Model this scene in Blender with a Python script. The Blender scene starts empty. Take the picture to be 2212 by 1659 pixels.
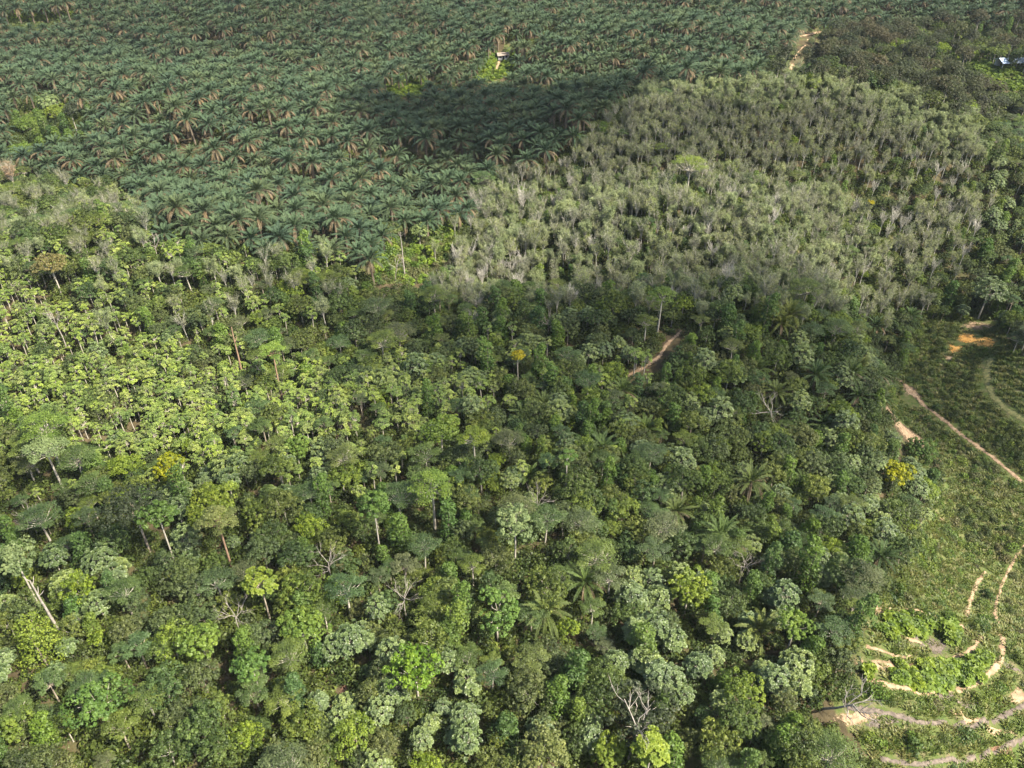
import bpy, math, random
import numpy as np
from math import radians as R

# ------------------------------------------------------------------ camera, world, sun
scene = bpy.context.scene
C = scene.collection
CAMZ, PITCH, LENS, SENS = 126.0, R(37.5), 29.883, 36.0
cam = bpy.data.objects.new("camera", bpy.data.cameras.new("camera"))
cam.data.lens = LENS; cam.data.sensor_width = SENS
cam.data.clip_start = 1.0; cam.data.clip_end = 6000
cam.location = (0, 0, CAMZ); cam.rotation_euler = (math.pi/2 - PITCH, 0, 0)
C.objects.link(cam); scene.camera = cam

SUN_EL, SUN_AZ = R(50), R(118)          # azimuth clockwise from +Y (view direction): right and behind the camera
SV = np.array([math.cos(SUN_EL)*math.sin(SUN_AZ), math.cos(SUN_EL)*math.cos(SUN_AZ), math.sin(SUN_EL)])
world = bpy.data.worlds.new("World"); scene.world = world; world.use_nodes = True
wn = world.node_tree; bg = wn.nodes["Background"]
sky = wn.nodes.new("ShaderNodeTexSky"); sky.sky_type = 'NISHITA'; sky.sun_disc = False
sky.sun_elevation = SUN_EL; sky.sun_rotation = SUN_AZ; sky.air_density = 1.2; sky.dust_density = 2.5
wn.links.new(sky.outputs[0], bg.inputs[0]); bg.inputs[1].default_value = 0.08
sun = bpy.data.objects.new("sun", bpy.data.lights.new("sun", 'SUN'))
sun.data.energy = 5.0; sun.data.angle = R(0.6); sun.data.color = (1.0, 0.925, 0.775)
sun.rotation_euler = (math.pi/2 - SUN_EL, 0, math.pi - SUN_AZ)
C.objects.link(sun)
vs = scene.view_settings; vs.view_transform = 'Standard'; vs.look = 'None'; vs.gamma = 1.0; vs.exposure = 1.85
scene.cycles.max_bounces = 5; scene.cycles.diffuse_bounces = 3; scene.cycles.transmission_bounces = 3
scene.cycles.transparent_max_bounces = 8; scene.cycles.glossy_bounces = 2; scene.cycles.volume_bounces = 0
scene.cycles.caustics_reflective = False; scene.cycles.caustics_refractive = False

# ------------------------------------------------------------------ terrain and projection
F = 1024*LENS/SENS; K = 1024/2212.0
cp, sp = math.cos(PITCH), math.sin(PITCH)
def G(x, y, cx, cy, sx, sy, p=2.0):
    return np.exp(-(np.abs((x-cx)/sx)**p + np.abs((y-cy)/sy)**p))
def sstep(a, b, t):
    t = np.clip((t-a)/(b-a), 0, 1); return t*t*(3-2*t)
def height(x, y):
    x = np.asarray(x, float); y = np.asarray(y, float)
    h = 1.3*np.sin(x*.045+1.3)*np.cos(y*.038+.4) + .8*np.sin(x*.09-y*.07+2) + .5*np.sin(x*.17+y*.13)
    far = sstep(225, 300, y)
    h += far*4.0*np.sin((y+.25*x)*.045+.5) + far*2.5*np.sin(x*.03-1)
    h += 21*G(x, y, 103, 318, 80, 46, 2.4)              # dome with rubber trees
    h += 7*G(x, y, 65, 236, 62, 28)                      # near rubber slope
    h += 13*G(x, y, 55, 174, 38, 27)                     # knoll with wild palms
    h -= 9*G(x, y, 8, 209, 52, 17)                       # gully between the slopes
    h += 17*G(x, y, -100, 202, 72, 36)                   # left ridge
    h += 8*G(x, y, -32, 129, 62, 32)
    h += 9*G(x, y, 11, 75, 72, 28)
    h -= 7*G(x, y, 105, 270, 70, 13)                     # hollow between dome and slope
    edge = 67 + .11*(y-84) + 5*np.sin(y*.05)
    spur = G(x, y, 90, 86, 32, 26)
    h -= (28 - 23*spur)*sstep(edge-4, edge+34, x)*(1-sstep(225, 290, y))   # valley on the right
    h += 17*G(x, y, 173, 185, 40, 48)                    # grass hill across the valley
    m = sstep(0.05, .5, spur)*sstep(57, 71, x)
    st = 2.6; q = h/st; fr = q-np.floor(q)
    h = h + m*.95*(st*(np.floor(q)+sstep(.55, .95, fr)) - h)               # cut terraces
    return h
def project(x, y, z):
    dz = z-CAMZ
    d = y*cp - dz*sp; up = y*sp + dz*cp
    d = np.where(d < 1, 1, d)
    return (512+F*x/d)/K, (384-F*up/d)/K, d
def hit(u, v, c=0.0):
    a = (u*K-512)/F; b = -(v*K-384)/F
    d = np.array([a, cp+b*sp, -sp+b*cp])
    t = np.arange(30, 900, .4)
    X, Y, Z = d[0]*t, d[1]*t, CAMZ+d[2]*t
    k = np.argmax(Z < height(X, Y)+c)
    return float(X[k]), float(Y[k])
def inpoly(poly, u, v):
    u = np.asarray(u); v = np.asarray(v); ins = np.zeros(u.shape, bool); n = len(poly)
    for i in range(n):
        x1, y1 = poly[i]; x2, y2 = poly[(i+1) % n]
        if y1 == y2: continue
        c = ((y1 > v) != (y2 > v)) & (u < (x2-x1)*(v-y1)/(y2-y1)+x1)
        ins ^= c
    return ins

# ------------------------------------------------------------------ materials
def nd(t, ty, **kw):
    n = t.nodes.new(ty)
    for k, v in kw.items(): setattr(n, k, v)
    return n
def ramp(t, stops):
    r = nd(t, "ShaderNodeValToRGB"); e = r.color_ramp.elements
    while len(e) < len(stops): e.new(.5)
    for i, (p, c) in enumerate(stops):
        e[i].position = p; e[i].color = (*c, 1)
    return r
def leafmat(name, cols, trans=.28, rough=.55, spec=.3, vary=.55, sat=1.12):
    """leaf colour: per-tree pick from cols, per-clump tint attribute, small-scale noise"""
    m = bpy.data.materials.new(name); m.use_nodes = True; t = m.node_tree; t.nodes.clear(); L = t.links.new
    oi = nd(t, "ShaderNodeObjectInfo")
    n = len(cols); r = ramp(t, [(i/max(1, n-1), c) for i, c in enumerate(cols)])
    L(oi.outputs["Random"], r.inputs[0])
    at = nd(t, "ShaderNodeAttribute", attribute_name="tint")
    mr = nd(t, "ShaderNodeMapRange"); mr.inputs[3].default_value = 1-vary; mr.inputs[4].default_value = 1+vary
    L(at.outputs["Fac"], mr.inputs[0])
    hs = nd(t, "ShaderNodeHueSaturation"); hs.inputs["Saturation"].default_value = sat; L(r.outputs[0], hs.inputs["Color"]); L(mr.outputs[0], hs.inputs["Value"])
    m2 = nd(t, "ShaderNodeMapRange"); m2.inputs[3].default_value = .515; m2.inputs[4].default_value = .485
    L(at.outputs["Fac"], m2.inputs[0]); L(m2.outputs[0], hs.inputs["Hue"])
    p = nd(t, "ShaderNodeBsdfPrincipled"); p.inputs["Roughness"].default_value = rough
    p.inputs["Specular IOR Level"].default_value = spec
    L(hs.outputs[0], p.inputs["Base Color"])
    tr = nd(t, "ShaderNodeBsdfTranslucent")
    mx = nd(t, "ShaderNodeMixRGB", blend_type='MULTIPLY'); mx.inputs[0].default_value = 1
    mx.inputs[2].default_value = (1.25, 1.35, .55, 1); L(hs.outputs[0], mx.inputs[1]); L(mx.outputs[0], tr.inputs[0])
    ms = nd(t, "ShaderNodeMixShader"); ms.inputs[0].default_value = trans
    L(p.outputs[0], ms.inputs[1]); L(tr.outputs[0], ms.inputs[2])
    o = nd(t, "ShaderNodeOutputMaterial"); L(ms.outputs[0], o.inputs[0])
    return m
def plainmat(name, c1, c2, scale=2.0, rough=.85, spec=.2, detail=4):
    m = bpy.data.materials.new(name); m.use_nodes = True; t = m.node_tree; L = t.links.new
    p = t.nodes["Principled BSDF"]; p.inputs["Roughness"].default_value = rough
    p.inputs["Specular IOR Level"].default_value = spec
    tc = nd(t, "ShaderNodeTexCoord"); nz = nd(t, "ShaderNodeTexNoise")
    nz.inputs["Scale"].default_value = scale; nz.inputs["Detail"].default_value = detail
    L(tc.outputs["Object"], nz.inputs["Vector"])
    r = ramp(t, [(.35, c1), (.65, c2)]); L(nz.outputs[0], r.inputs[0]); L(r.outputs[0], p.inputs["Base Color"])
    bp = nd(t, "ShaderNodeBump"); bp.inputs["Strength"].default_value = .6; bp.inputs["Distance"].default_value = .15
    L(nz.outputs[0], bp.inputs["Height"]); L(bp.outputs[0], p.inputs["Normal"])
    return m
M = {}
M['broad'] = leafmat("leaf_broad", [(.040,.062,.020), (.058,.082,.024), (.042,.070,.026), (.075,.100,.022), (.072,.082,.030), (.046,.066,.026), (.110,.150,.026), (.060,.076,.030), (.052,.074,.030), (.095,.115,.028), (.050,.064,.024)])
M['large'] = leafmat("leaf_large", [(.088,.118,.045), (.070,.100,.040), (.115,.145,.050), (.080,.110,.050), (.130,.160,.052)], trans=.22, rough=.45, spec=.45)
M['young'] = leafmat("leaf_young", [(.130,.170,.048), (.085,.125,.038), (.165,.200,.060), (.105,.130,.046), (.145,.190,.044), (.070,.105,.034)], trans=.25, rough=.55, spec=.3)
M['fine'] = leafmat("leaf_fine", [(.065,.092,.028), (.050,.080,.032), (.090,.115,.028), (.075,.085,.040), (.045,.078,.030)])
M['vine'] = leafmat("leaf_vine", [(.050,.090,.026), (.075,.115,.024), (.040,.072,.026), (.092,.125,.028)])
M['rubber'] = leafmat("leaf_rubber", [(.140,.158,.072), (.115,.128,.070), (.165,.182,.074), (.135,.138,.086), (.085,.102,.050), (.152,.180,.064), (.125,.130,.082)], vary=.45, sat=1.0)
M['rubberleaf'] = leafmat("leaf_rubber_fresh", [(.165,.195,.090), (.145,.176,.080), (.185,.212,.094), (.150,.170,.090)], vary=.35, sat=1.0)
M['acacia'] = leafmat("leaf_acacia", [(.025,.033,.013), (.038,.044,.015), (.022,.032,.015), (.048,.041,.017), (.030,.040,.016), (.048,.056,.019)], sat=1.0, vary=.6)
M['shrub'] = leafmat("leaf_shrub", [(.058,.095,.022), (.080,.118,.024), (.042,.070,.022), (.105,.135,.028), (.065,.080,.030), (.090,.085,.040)])
M['fern'] = leafmat("leaf_fern", [(.082,.122,.020), (.066,.102,.022), (.100,.135,.024)], vary=.6)
M['under'] = leafmat("leaf_under", [(.034,.052,.016), (.052,.072,.020), (.068,.088,.022), (.044,.058,.020), (.085,.105,.026)])
M['grass'] = leafmat("leaf_grass", [(.085,.108,.028), (.066,.095,.025), (.130,.125,.050), (.100,.125,.030)], vary=.5)
M['palm'] = leafmat("leaf_palm", [(.034,.058,.030), (.046,.072,.035), (.034,.058,.034), (.058,.078,.034), (.038,.064,.032)], trans=.12, rough=.7, spec=.15, vary=.6, sat=1.0)
M['wildpalm'] = leafmat("leaf_wild_palm", [(.050,.080,.028), (.072,.098,.030), (.044,.070,.028), (.100,.112,.032)], trans=.22, rough=.6, spec=.2)
M['dry'] = leafmat("leaf_dry", [(.110,.082,.045), (.150,.105,.055), (.085,.068,.040)], trans=.15, vary=.4, sat=1.0)
HERO = {'lime': (.125,.160,.032), 'emerald': (.068,.112,.030), 'vivid': (.078,.130,.022), 'yellow': (.185,.195,.024), 'gold': (.25,.22,.035),
        'olive': (.110,.125,.045), 'dark': (.034,.044,.022), 'bright': (.100,.145,.034), 'pale': (.130,.165,.075), 'rust': (.120,.105,.042), 'pink': (.26,.19,.13)}
for k, c in HERO.items():
    M['h_'+k] = leafmat("leaf_"+k, [tuple(x*.9 for x in c), tuple(x*1.1 for x in c)], trans=.3, vary=.35)
M['bark'] = plainmat("bark", (.16,.13,.10), (.30,.26,.20), 1.5)
M['palebark'] = plainmat("pale_bark", (.24,.215,.175), (.38,.35,.29), 1.2)
M['redbark'] = plainmat("red_bark", (.16,.10,.065), (.25,.165,.11), 1.2)
M['greybark'] = plainmat("grey_bark", (.25,.235,.20), (.39,.37,.32), 1.2)
M['dead'] = plainmat("dead_wood", (.17,.15,.13), (.30,.27,.235), 2.0)
M['palmtrunk'] = plainmat("palm_trunk", (.07,.055,.04), (.14,.11,.08), 3)
def raggedmat(name, c1, c2, scale):
    """bare ground whose rim breaks up into the grass (tint = 0 in the middle, 1 at the rim)"""
    m = plainmat(name, c1, c2, scale, detail=8); t = m.node_tree; L = t.links.new; p = t.nodes["Principled BSDF"]
    a = nd(t, "ShaderNodeAttribute", attribute_name="tint"); tc = nd(t, "ShaderNodeTexCoord"); n = nd(t, "ShaderNodeTexNoise")
    n.inputs["Scale"].default_value = 1.7; n.inputs["Detail"].default_value = 9; n.inputs["Roughness"].default_value = .75; L(tc.outputs["Object"], n.inputs[0])
    q = nd(t, "ShaderNodeMath", operation='POWER'); q.inputs[1].default_value = 2.0; L(a.outputs["Fac"], q.inputs[0])
    w = nd(t, "ShaderNodeMath", operation='MULTIPLY_ADD'); w.inputs[1].default_value = .42; L(q.outputs[0], w.inputs[0]); L(n.outputs[0], w.inputs[2])
    r = ramp(t, [(.56, (1, 1, 1)), (.70, (0, 0, 0))]); L(w.outputs[0], r.inputs[0]); L(r.outputs[0], p.inputs["Alpha"])
    return m
M['soil'] = raggedmat("soil_tan", (.19,.125,.075), (.33,.235,.145), .8)
M['redsoil'] = raggedmat("soil_red", (.09,.05,.033), (.17,.095,.06), .9)
M['orange'] = raggedmat("soil_orange", (.42,.21,.05), (.52,.29,.085), .6)
M['greysoil'] = raggedmat("soil_grey", (.075,.060,.050), (.150,.120,.095), 1.4)
M['roofblue'] = plainmat("roof_blue_white", (.32,.40,.50), (.52,.58,.66), .5, rough=.5)
M['rooftan'] = plainmat("roof_weathered", (.13,.10,.08), (.24,.20,.16), .7)
M['wall'] = plainmat("wall_white", (.36,.35,.33), (.50,.49,.46), .5)
M['darkopen'] = plainmat("opening_dark", (.02,.02,.025), (.03,.03,.035), 1)

# ------------------------------------------------------------------ mesh helpers (numpy)
class MB:
    def __init__(s): s.v = []; s.f = []; s.mi = []; s.t = []; s.sm = []; s.n = 0; s.mats = []
    def mat(s, m):
        if m not in s.mats: s.mats.append(m)
        return s.mats.index(m)
    def add(s, v, f, m, tint=.5, smooth=False):
        v = np.asarray(v, float); f = np.asarray(f, int)
        if len(f) == 0: return
        s.v.append(v); s.f.append(f+s.n); s.n += len(v)
        s.mi.append(np.full(len(f), s.mat(m))); s.sm.append(np.full(len(f), smooth))
        s.t.append(np.broadcast_to(np.asarray(tint, float), (len(f),)).copy())
    def merge(s, o):
        for v, f, mi, t, sm in zip(o.v, o.f, o.mi, o.t, o.sm):
            pass
        if not o.n: return s
        base = s.n
        for v in o.v: s.v.append(v)
        for f in o.f: s.f.append(f+base)
        for mi in o.mi: s.mi.append(np.array([s.mat(o.mats[k]) for k in range(len(o.mats))])[mi])
        s.t += o.t; s.sm += o.sm; s.n += o.n
        return s
    def mesh(s, name):
        me = bpy.data.meshes.new(name)
        V = np.concatenate(s.v); Fq = np.concatenate(s.f); nf = len(Fq)
        me.vertices.add(len(V)); me.vertices.foreach_set("co", V.ravel())
        me.loops.add(nf*4); me.loops.foreach_set("vertex_index", Fq.ravel())
        me.polygons.add(nf); me.polygons.foreach_set("loop_start", np.arange(nf)*4)
        me.polygons.foreach_set("material_index", np.concatenate(s.mi).astype(np.int32))
        me.polygons.foreach_set("use_smooth", np.concatenate(s.sm))
        for m in s.mats: me.materials.append(M[m])
        a = me.attributes.new("tint", 'FLOAT', 'FACE'); a.data.foreach_set("value", np.concatenate(s.t).astype(np.float32))
        me.update(calc_edges=True)
        return me
def unit(a): return a/np.maximum(np.linalg.norm(a, axis=-1, keepdims=True), 1e-9)
def tube(mb, pts, rad, m, sides=6, cap=True):
    pts = np.asarray(pts, float); n = len(pts)
    tg = unit(np.gradient(pts, axis=0)); ref = np.array([.3, .9, .1])
    a = unit(np.cross(tg, ref)); b = np.cross(tg, a)
    an = np.arange(sides)*2*math.pi/sides
    rad = np.asarray(rad, float).reshape(-1, 1, 1)*np.ones((n, 1, 1))
    V = pts[:, None]+rad*(a[:, None]*np.cos(an)[None, :, None]+b[:, None]*np.sin(an)[None, :, None])
    f = [[i*sides+j, i*sides+(j+1) % sides, (i+1)*sides+(j+1) % sides, (i+1)*sides+j] for i in range(n-1) for j in range(sides)]
    mb.add(V.reshape(-1, 3), f, m, smooth=True)
def leaves(mb, rng, P, N, size, m, asp=.6, jit=.5, tint=.5, droop=0.0):
    n = len(P)
    nn = unit(N+jit*rng.normal(size=(n, 3)))
    t = unit(np.cross(nn, rng.normal(size=(n, 3)))); t[:, 2] -= droop; t = unit(t); b = np.cross(nn, t)
    s = (size*rng.uniform(.55, 1.45, (n, 1)))*.5
    V = np.stack([P-t*s, P+b*s*asp-t*s*.1, P+t*s, P-b*s*asp-t*s*.1], 1).reshape(-1, 3)
    mb.add(V, np.arange(n*4).reshape(-1, 4), m, tint)
def hemi(rng, n, zmin=-.2):
    z = rng.uniform(zmin, 1, n); a = rng.uniform(0, 2*math.pi, n); r = np.sqrt(np.maximum(0, 1-z*z))
    return np.stack([r*np.cos(a), r*np.sin(a), z], 1)
def fib(rng, n, zmin=-.3):
    i = np.arange(n)+.5; z = 1-(1-zmin)*i/n; a = i*2.39996+rng.uniform(0, 6.28); r = np.sqrt(np.maximum(0, 1-z*z))
    d = np.stack([r*np.cos(a), r*np.sin(a), z], 1)+rng.normal(0, .12, (n, 3))
    return unit(d)
def clump(mb, rng, c, dirn, r, n, ls, m, tint, flat=.8, jit=.45):
    d = hemi(rng, n, -.35); k = unit(dirn+np.array([0, 0, .5]))
    flip = (d@k) < -.25; d[flip] = -d[flip]
    P = c+d*r*np.array([1, 1, flat])*rng.uniform(.75, 1.08, (n, 1))
    leaves(mb, rng, P, unit(d+np.array([0, 0, .45])), ls, m, jit=jit, tint=np.clip(tint+rng.normal(0, .12, n), 0, 1))

# ------------------------------------------------------------------ tree kinds: each returns {part: MB}
def limbs(mb, rng, base_h, tips, r0, m, lean=None, flare=1.25):
    top = np.array([0, 0, base_h]) if lean is None else np.array([lean[0], lean[1], base_h])
    k = np.linspace(0, 1, 6)[:, None]
    bend = np.stack([np.sin(k[:, 0]*3)*.18, np.cos(k[:, 0]*2.2)*.15-.15, 0*k[:, 0]], 1)
    tube(mb, k*top+bend*rng.uniform(-1, 1), r0*np.linspace(flare, .7, 6), m, 7)
    for p in tips:
        k = np.linspace(0, 1, 5)[:, None]; d = p-top
        mid = top+k*d+np.array([0, 0, -1])*(np.sin(k*math.pi)*.10*np.linalg.norm(d[:2]))
        mid += rng.normal(0, .05*np.linalg.norm(d), (5, 3))*np.sin(k*math.pi)
        tube(mb, mid, r0*.55*np.linspace(1, .28, 5), m, 5)
def t_broad(seed, H=12, Rc=3.6, nl=7, ncl=15, nlf=42, ls=.34, m='broad', bark='bark', dome=.62, lobe=.5, spread=.62, flat=.8):
    rng = np.random.default_rng(seed); cr, tk = MB(), MB()
    cz = H-Rc*dome*1.25
    ctr = [np.array([rng.normal(0, .1)*Rc, rng.normal(0, .1)*Rc, cz+Rc*dome*.6])]
    for i in range(nl):
        a = i*2*math.pi/nl+rng.uniform(-.35, .35); q = spread*rng.uniform(.7, 1.15)*Rc
        ctr.append(np.array([q*math.cos(a), q*math.sin(a), cz+rng.uniform(-.25, .45)*Rc*dome]))
    for c in ctr:
        lr = Rc*lobe*rng.uniform(.55, 1.25); lt = rng.uniform(.25, .75); c[2] += rng.uniform(-.15, .2)*Rc*dome
        for d in fib(rng, ncl, -.45):
            if rng.random() < .12: continue
            cc = c+d*lr*np.array([1, 1, dome+.12])
            clump(cr, rng, cc, d, lr*rng.uniform(.26, .42), nlf, ls, m, np.clip(lt+rng.normal(0, .2), 0, 1), flat, .36)
    limbs(tk, rng, cz-Rc*.35, ctr, .03*Rc+.05, bark)
    return {'crown': cr, 'trunk': tk}
def t_large(seed, H=9, Rc=2.8, nt=60, ls=.62, m='large', bark='palebark', dome=.75, nlv=9):
    """rosettes of big leaves at the branch ends"""
    rng = np.random.default_rng(seed); cr, tk = MB(), MB(); cz = H-Rc*dome
    D = fib(rng, nt, -.45); rad = Rc*rng.uniform(.62, 1.08, (nt, 1))
    P = np.array([0, 0, cz])+D*rad*np.array([1, 1, dome])+rng.normal(0, .18, (nt, 3))
    for p, d in zip(P, D):
        ax = unit(d*.55+np.array([0, 0, 1.0])); a = unit(np.cross(ax, [.2, .9, .3])); b = np.cross(ax, a)
        tn = rng.uniform(.15, .9)
        for ring, (n, el, q) in enumerate(((nlv, .25, 1.0), (5, .85, .7))):
            an = np.arange(n)*2*math.pi/n+rng.uniform(0, 6)+rng.normal(0, .15, n)
            o = a[None]*np.cos(an)[:, None]+b[None]*np.sin(an)[:, None]
            L = ls*q*rng.uniform(.8, 1.2, (n, 1)); w = L*.33
            dr = unit(o*math.cos(el)+ax*math.sin(el)*1.0); side = np.cross(dr, ax); side = unit(side)
            s0 = p+o*.06; mid = s0+dr*L*.55; tip = s0+dr*L-ax*L*.22
            V = np.stack([s0, mid+side*w, tip, mid-side*w], 1).reshape(-1, 3)
            cr.add(V, np.arange(n*4).reshape(-1, 4), m, np.clip(tn+rng.normal(0, .1, n), 0, 1))
    k = rng.choice(nt, min(nt, 14), replace=False)
    limbs(tk, rng, cz-Rc*dome*.45, P[k], .035*Rc+.06, bark)
    return {'crown': cr, 'trunk': tk}
def t_fine(seed, H=13, Rc=4.0, m='fine', bark='bark', tiers=16, nlf=170, ls=.25, depth=.32):
    """flat airy plates of fine foliage on spreading limbs"""
    rng = np.random.default_rng(seed); cr, tk = MB(), MB(); C0 = []
    for i in range(tiers):
        a = i*2.4+rng.uniform(-.4, .4); q = Rc*math.sqrt((i+.3)/tiers)*.86
        z = H-Rc*depth*(q/Rc)**2*1.5-rng.uniform(0, .22)*Rc
        c = np.array([q*math.cos(a), q*math.sin(a), z]); C0.append(c)
        r = Rc*rng.uniform(.24, .36); d = hemi(rng, nlf, -.1); t = rng.uniform(.2, .8)
        P = c+d*np.array([r, r, r*.42])*np.sqrt(rng.uniform(.1, 1, (nlf, 1)))
        leaves(cr, rng, P, d*.4+np.array([0, 0, 1]), ls, m, jit=.4, tint=np.clip(t+rng.normal(0, .12, nlf), 0, 1))
    limbs(tk, rng, H-Rc*.85, [c-np.array([0, 0, .25]) for c in C0], .035*Rc+.07, bark)
    return {'crown': cr, 'trunk': tk}
def t_vine(seed, H=9, Rc=1.9, m='vine'):
    """a column of climbers hanging over a trunk"""
    rng = np.random.default_rng(seed); cr, tk = MB(), MB()
    n = 9; x = y = 0
    for i in range(n):
        z = .8+(H-1.6)*i/(n-1); r = Rc*(1.0-.45*i/(n-1))*rng.uniform(.75, 1.15); x += rng.normal(0, .3); y += rng.normal(0, .3)
        t = rng.uniform(.25, .75)
        for d in fib(rng, 11, -.2): clump(cr, rng, np.array([x, y, z])+d*r*.8, d, r*.42, 26, .34, m, np.clip(t+rng.normal(0, .12), 0, 1))
    limbs(tk, rng, H-1.2, [], .14, 'bark')
    return {'crown': cr, 'trunk': tk}
def t_rubber(seed, H=14, m='rubber', dens=1.0, bark='greybark', nb=7):
    """pale upright forking branches, thin foliage"""
    rng = np.random.default_rng(seed); cr, tk = MB(), MB(); hb = H*rng.uniform(.28, .42)
    tube(tk, [[0, 0, 0], [.05, 0, hb*.5], [0, 0, hb]], [.20, .17, .15], bark, 6)
    for i in range(nb):
        a = i*2*math.pi/nb+rng.uniform(-.5, .5); L = (H-hb)*rng.uniform(.6, .9); sp_ = rng.uniform(.12, .42)*L*.62
        k = np.linspace(0, 1, 5)[:, None]; e = np.array([math.cos(a)*sp_, math.sin(a)*sp_, L]); p = np.array([0, 0, hb])+k*e
        p[:, :2] -= np.sin(k*math.pi)*e[:2]*.18; p += rng.normal(0, .07, p.shape)*k
        tube(tk, p, np.linspace(.10, .04, 5), bark, 4)
        for j in range(4):
            q = rng.uniform(.35, 1); s = p[0]+(p[-1]-p[0])*q; aa = a+rng.uniform(-1.4, 1.4); l2 = rng.uniform(1.2, 2.6)
            e2 = s+np.array([math.cos(aa)*l2*.5, math.sin(aa)*l2*.5, l2*.9]); tube(tk, [s, (s+e2)/2+rng.normal(0, .08, 3), e2], [.05, .04, .025], bark, 3)
            for w in range(3):
                s3 = s+(e2-s)*rng.uniform(.5, 1); e3 = s3+rng.normal(0, .45, 3)+np.array([math.cos(aa)*.3, math.sin(aa)*.3, .9]); tube(tk, [s3, e3], [.028, .018], bark, 3)
                n = int(22*dens*rng.uniform(.4, 1.5))
                if n > 0:
                    P = e3+rng.normal(0, .30, (n, 3)); leaves(cr, rng, P, rng.normal(0, .45, (n, 3))+np.array([.2, -.1, 1]), .25, m, jit=.4, tint=rng.uniform(.1, .9)+rng.normal(0, .1, n))
    return {'crown': cr, 'trunk': tk} if dens > 0 else {'trunk': tk}
def t_dead(seed, H=10, spread=.5, nb=7, bark='dead', r0=.2):
    rng = np.random.default_rng(seed); tk = MB(); br = MB()
    top = np.array([rng.normal(0, .4), rng.normal(0, .4), H*.62])
    tube(tk, [[0, 0, 0], top*.5+rng.normal(0, .1, 3), top], [r0, r0*.8, r0*.6], bark, 6)
    def grow(p, d, L, r, dep):
        e = p+d*L; mid = (p+e)/2+rng.normal(0, .06*L, 3)
        tube(br, [p, mid, e], [r, r*.75, r*.45], bark, 4)
        if dep > 0:
            for _ in range(3):
                s = p+(e-p)*rng.uniform(.45, 1); grow(s, unit(d+rng.normal(0, .55, 3)+np.array([0, 0, .1])), L*rng.uniform(.45, .7), r*.5, dep-1)
    for i in range(nb):
        a = i*2*math.pi/nb+rng.uniform(-.4, .4); s = top*rng.uniform(.75, 1)
        grow(s, unit(np.array([math.cos(a)*spread*1.5, math.sin(a)*spread*1.5, rng.uniform(.4, 1.3)])), H*.27, r0*.5, 2)
    return {'trunk': tk, 'branches': br}
def t_pole(seed, H=12, bark='dead', r0=.2):
    rng = np.random.default_rng(seed); tk = MB(); br = MB()
    k = np.linspace(0, 1, 7)[:, None]
    tube(tk, k*np.array([.2, .1, H])+rng.normal(0, .05, (7, 3)), np.linspace(r0*1.2, r0*.5, 7), bark, 6)
    for i in range(4):
        z = H*rng.uniform(.7, 1); a = rng.uniform(0, 6.3); s = np.array([.18, .1, z])
        tube(br, [s, s+[math.cos(a)*.6, math.sin(a)*.6, .3], s+[math.cos(a)*1.1, math.sin(a)*1.1, .9]], [r0*.4, r0*.3, r0*.15], bark, 4)
    return {'trunk': tk, 'branches': br}
def t_palm(seed, H=6.5, nf=36, L=6.3, m='palm', dry=.18, tm='palmtrunk', wide=1.0):
    """arching feather fronds round a stout trunk; the lowest ones brown and hanging"""
    rng = np.random.default_rng(seed); cr, dr, tk = MB(), MB(), MB()
    tube(tk, [[0, 0, 0], [0, 0, H*.5], [0, 0, H], [0, 0, H+.7]], [.42, .36, .42, .2], tm, 8)
    for i in range(nf):
        q = i/(nf-1); a = i*2.39996+rng.normal(0, .12)
        el = R(84)-q*R(104)+rng.normal(0, .10); l = L*(.62+.42*min(1, q*2.2))*rng.uniform(.9, 1.08)*(1 if q < .85 else .85)
        isdry = q > 1-dry and rng.random() < .8
        g = dr if isdry else cr; mm = 'dry' if isdry else m
        n = 12; s = np.linspace(0, 1, n); bend = (.75+.75*q)*wide
        ang = el-bend*s**1.5; ds = l/(n-1)
        rr = np.concatenate([[0], np.cumsum(np.cos(ang[:-1])*ds)]); zz = np.concatenate([[0], np.cumsum(np.sin(ang[:-1])*ds)])
        o = np.array([math.cos(a), math.sin(a), 0]); sd = np.array([-o[1], o[0], 0])
        P = np.array([0, 0, H+.35])+rr[:, None]*o+zz[:, None]*np.array([0, 0, 1])+o*.25
        T = unit(np.gradient(P, axis=0)); U = np.cross(T, sd); U *= np.sign(U[:, 2:3]+1e-6)
        tube(g, P, np.linspace(.07, .02, n), mm, 3)
        ii = np.linspace(.16, .99, 25); Pk = np.stack([np.interp(ii, s, P[:, k]) for k in range(3)], 1)
        Tk = unit(np.stack([np.interp(ii, s, T[:, k]) for k in range(3)], 1)); Uk = unit(np.stack([np.interp(ii, s, U[:, k]) for k in range(3)], 1))
        ll = (.54*np.sin(np.clip(ii*1.05, 0, 1)*math.pi)**.5+.12)[:, None]*rng.uniform(.85, 1.15, (25, 1))
        hang = .55+.5*q
        for sg in (-1, 1):
            d = unit(sd*sg+Tk*.7+Uk*rng.uniform(.0, .75, (25, 1))); w = Tk*.06
            m1 = Pk+d*ll*.5; tip = Pk+d*ll-np.array([0, 0, 1])*ll*hang*.5
            tn = np.clip(.35+.3*rng.random()+rng.normal(0, .1, 25)-.15*q, 0, 1)
            g.add(np.stack([Pk-w, m1-w*1.2, m1+w*1.2, Pk+w], 1).reshape(-1, 3), np.arange(100).reshape(-1, 4), mm, tn)
            g.add(np.stack([m1-w*1.2, tip-w*.15, tip+w*.15, m1+w*1.2], 1).reshape(-1, 3), np.arange(100).reshape(-1, 4), mm, tn)
    r = {'crown': cr, 'trunk': tk}
    if dr.n: r['dry_fronds'] = dr
    return r
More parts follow.
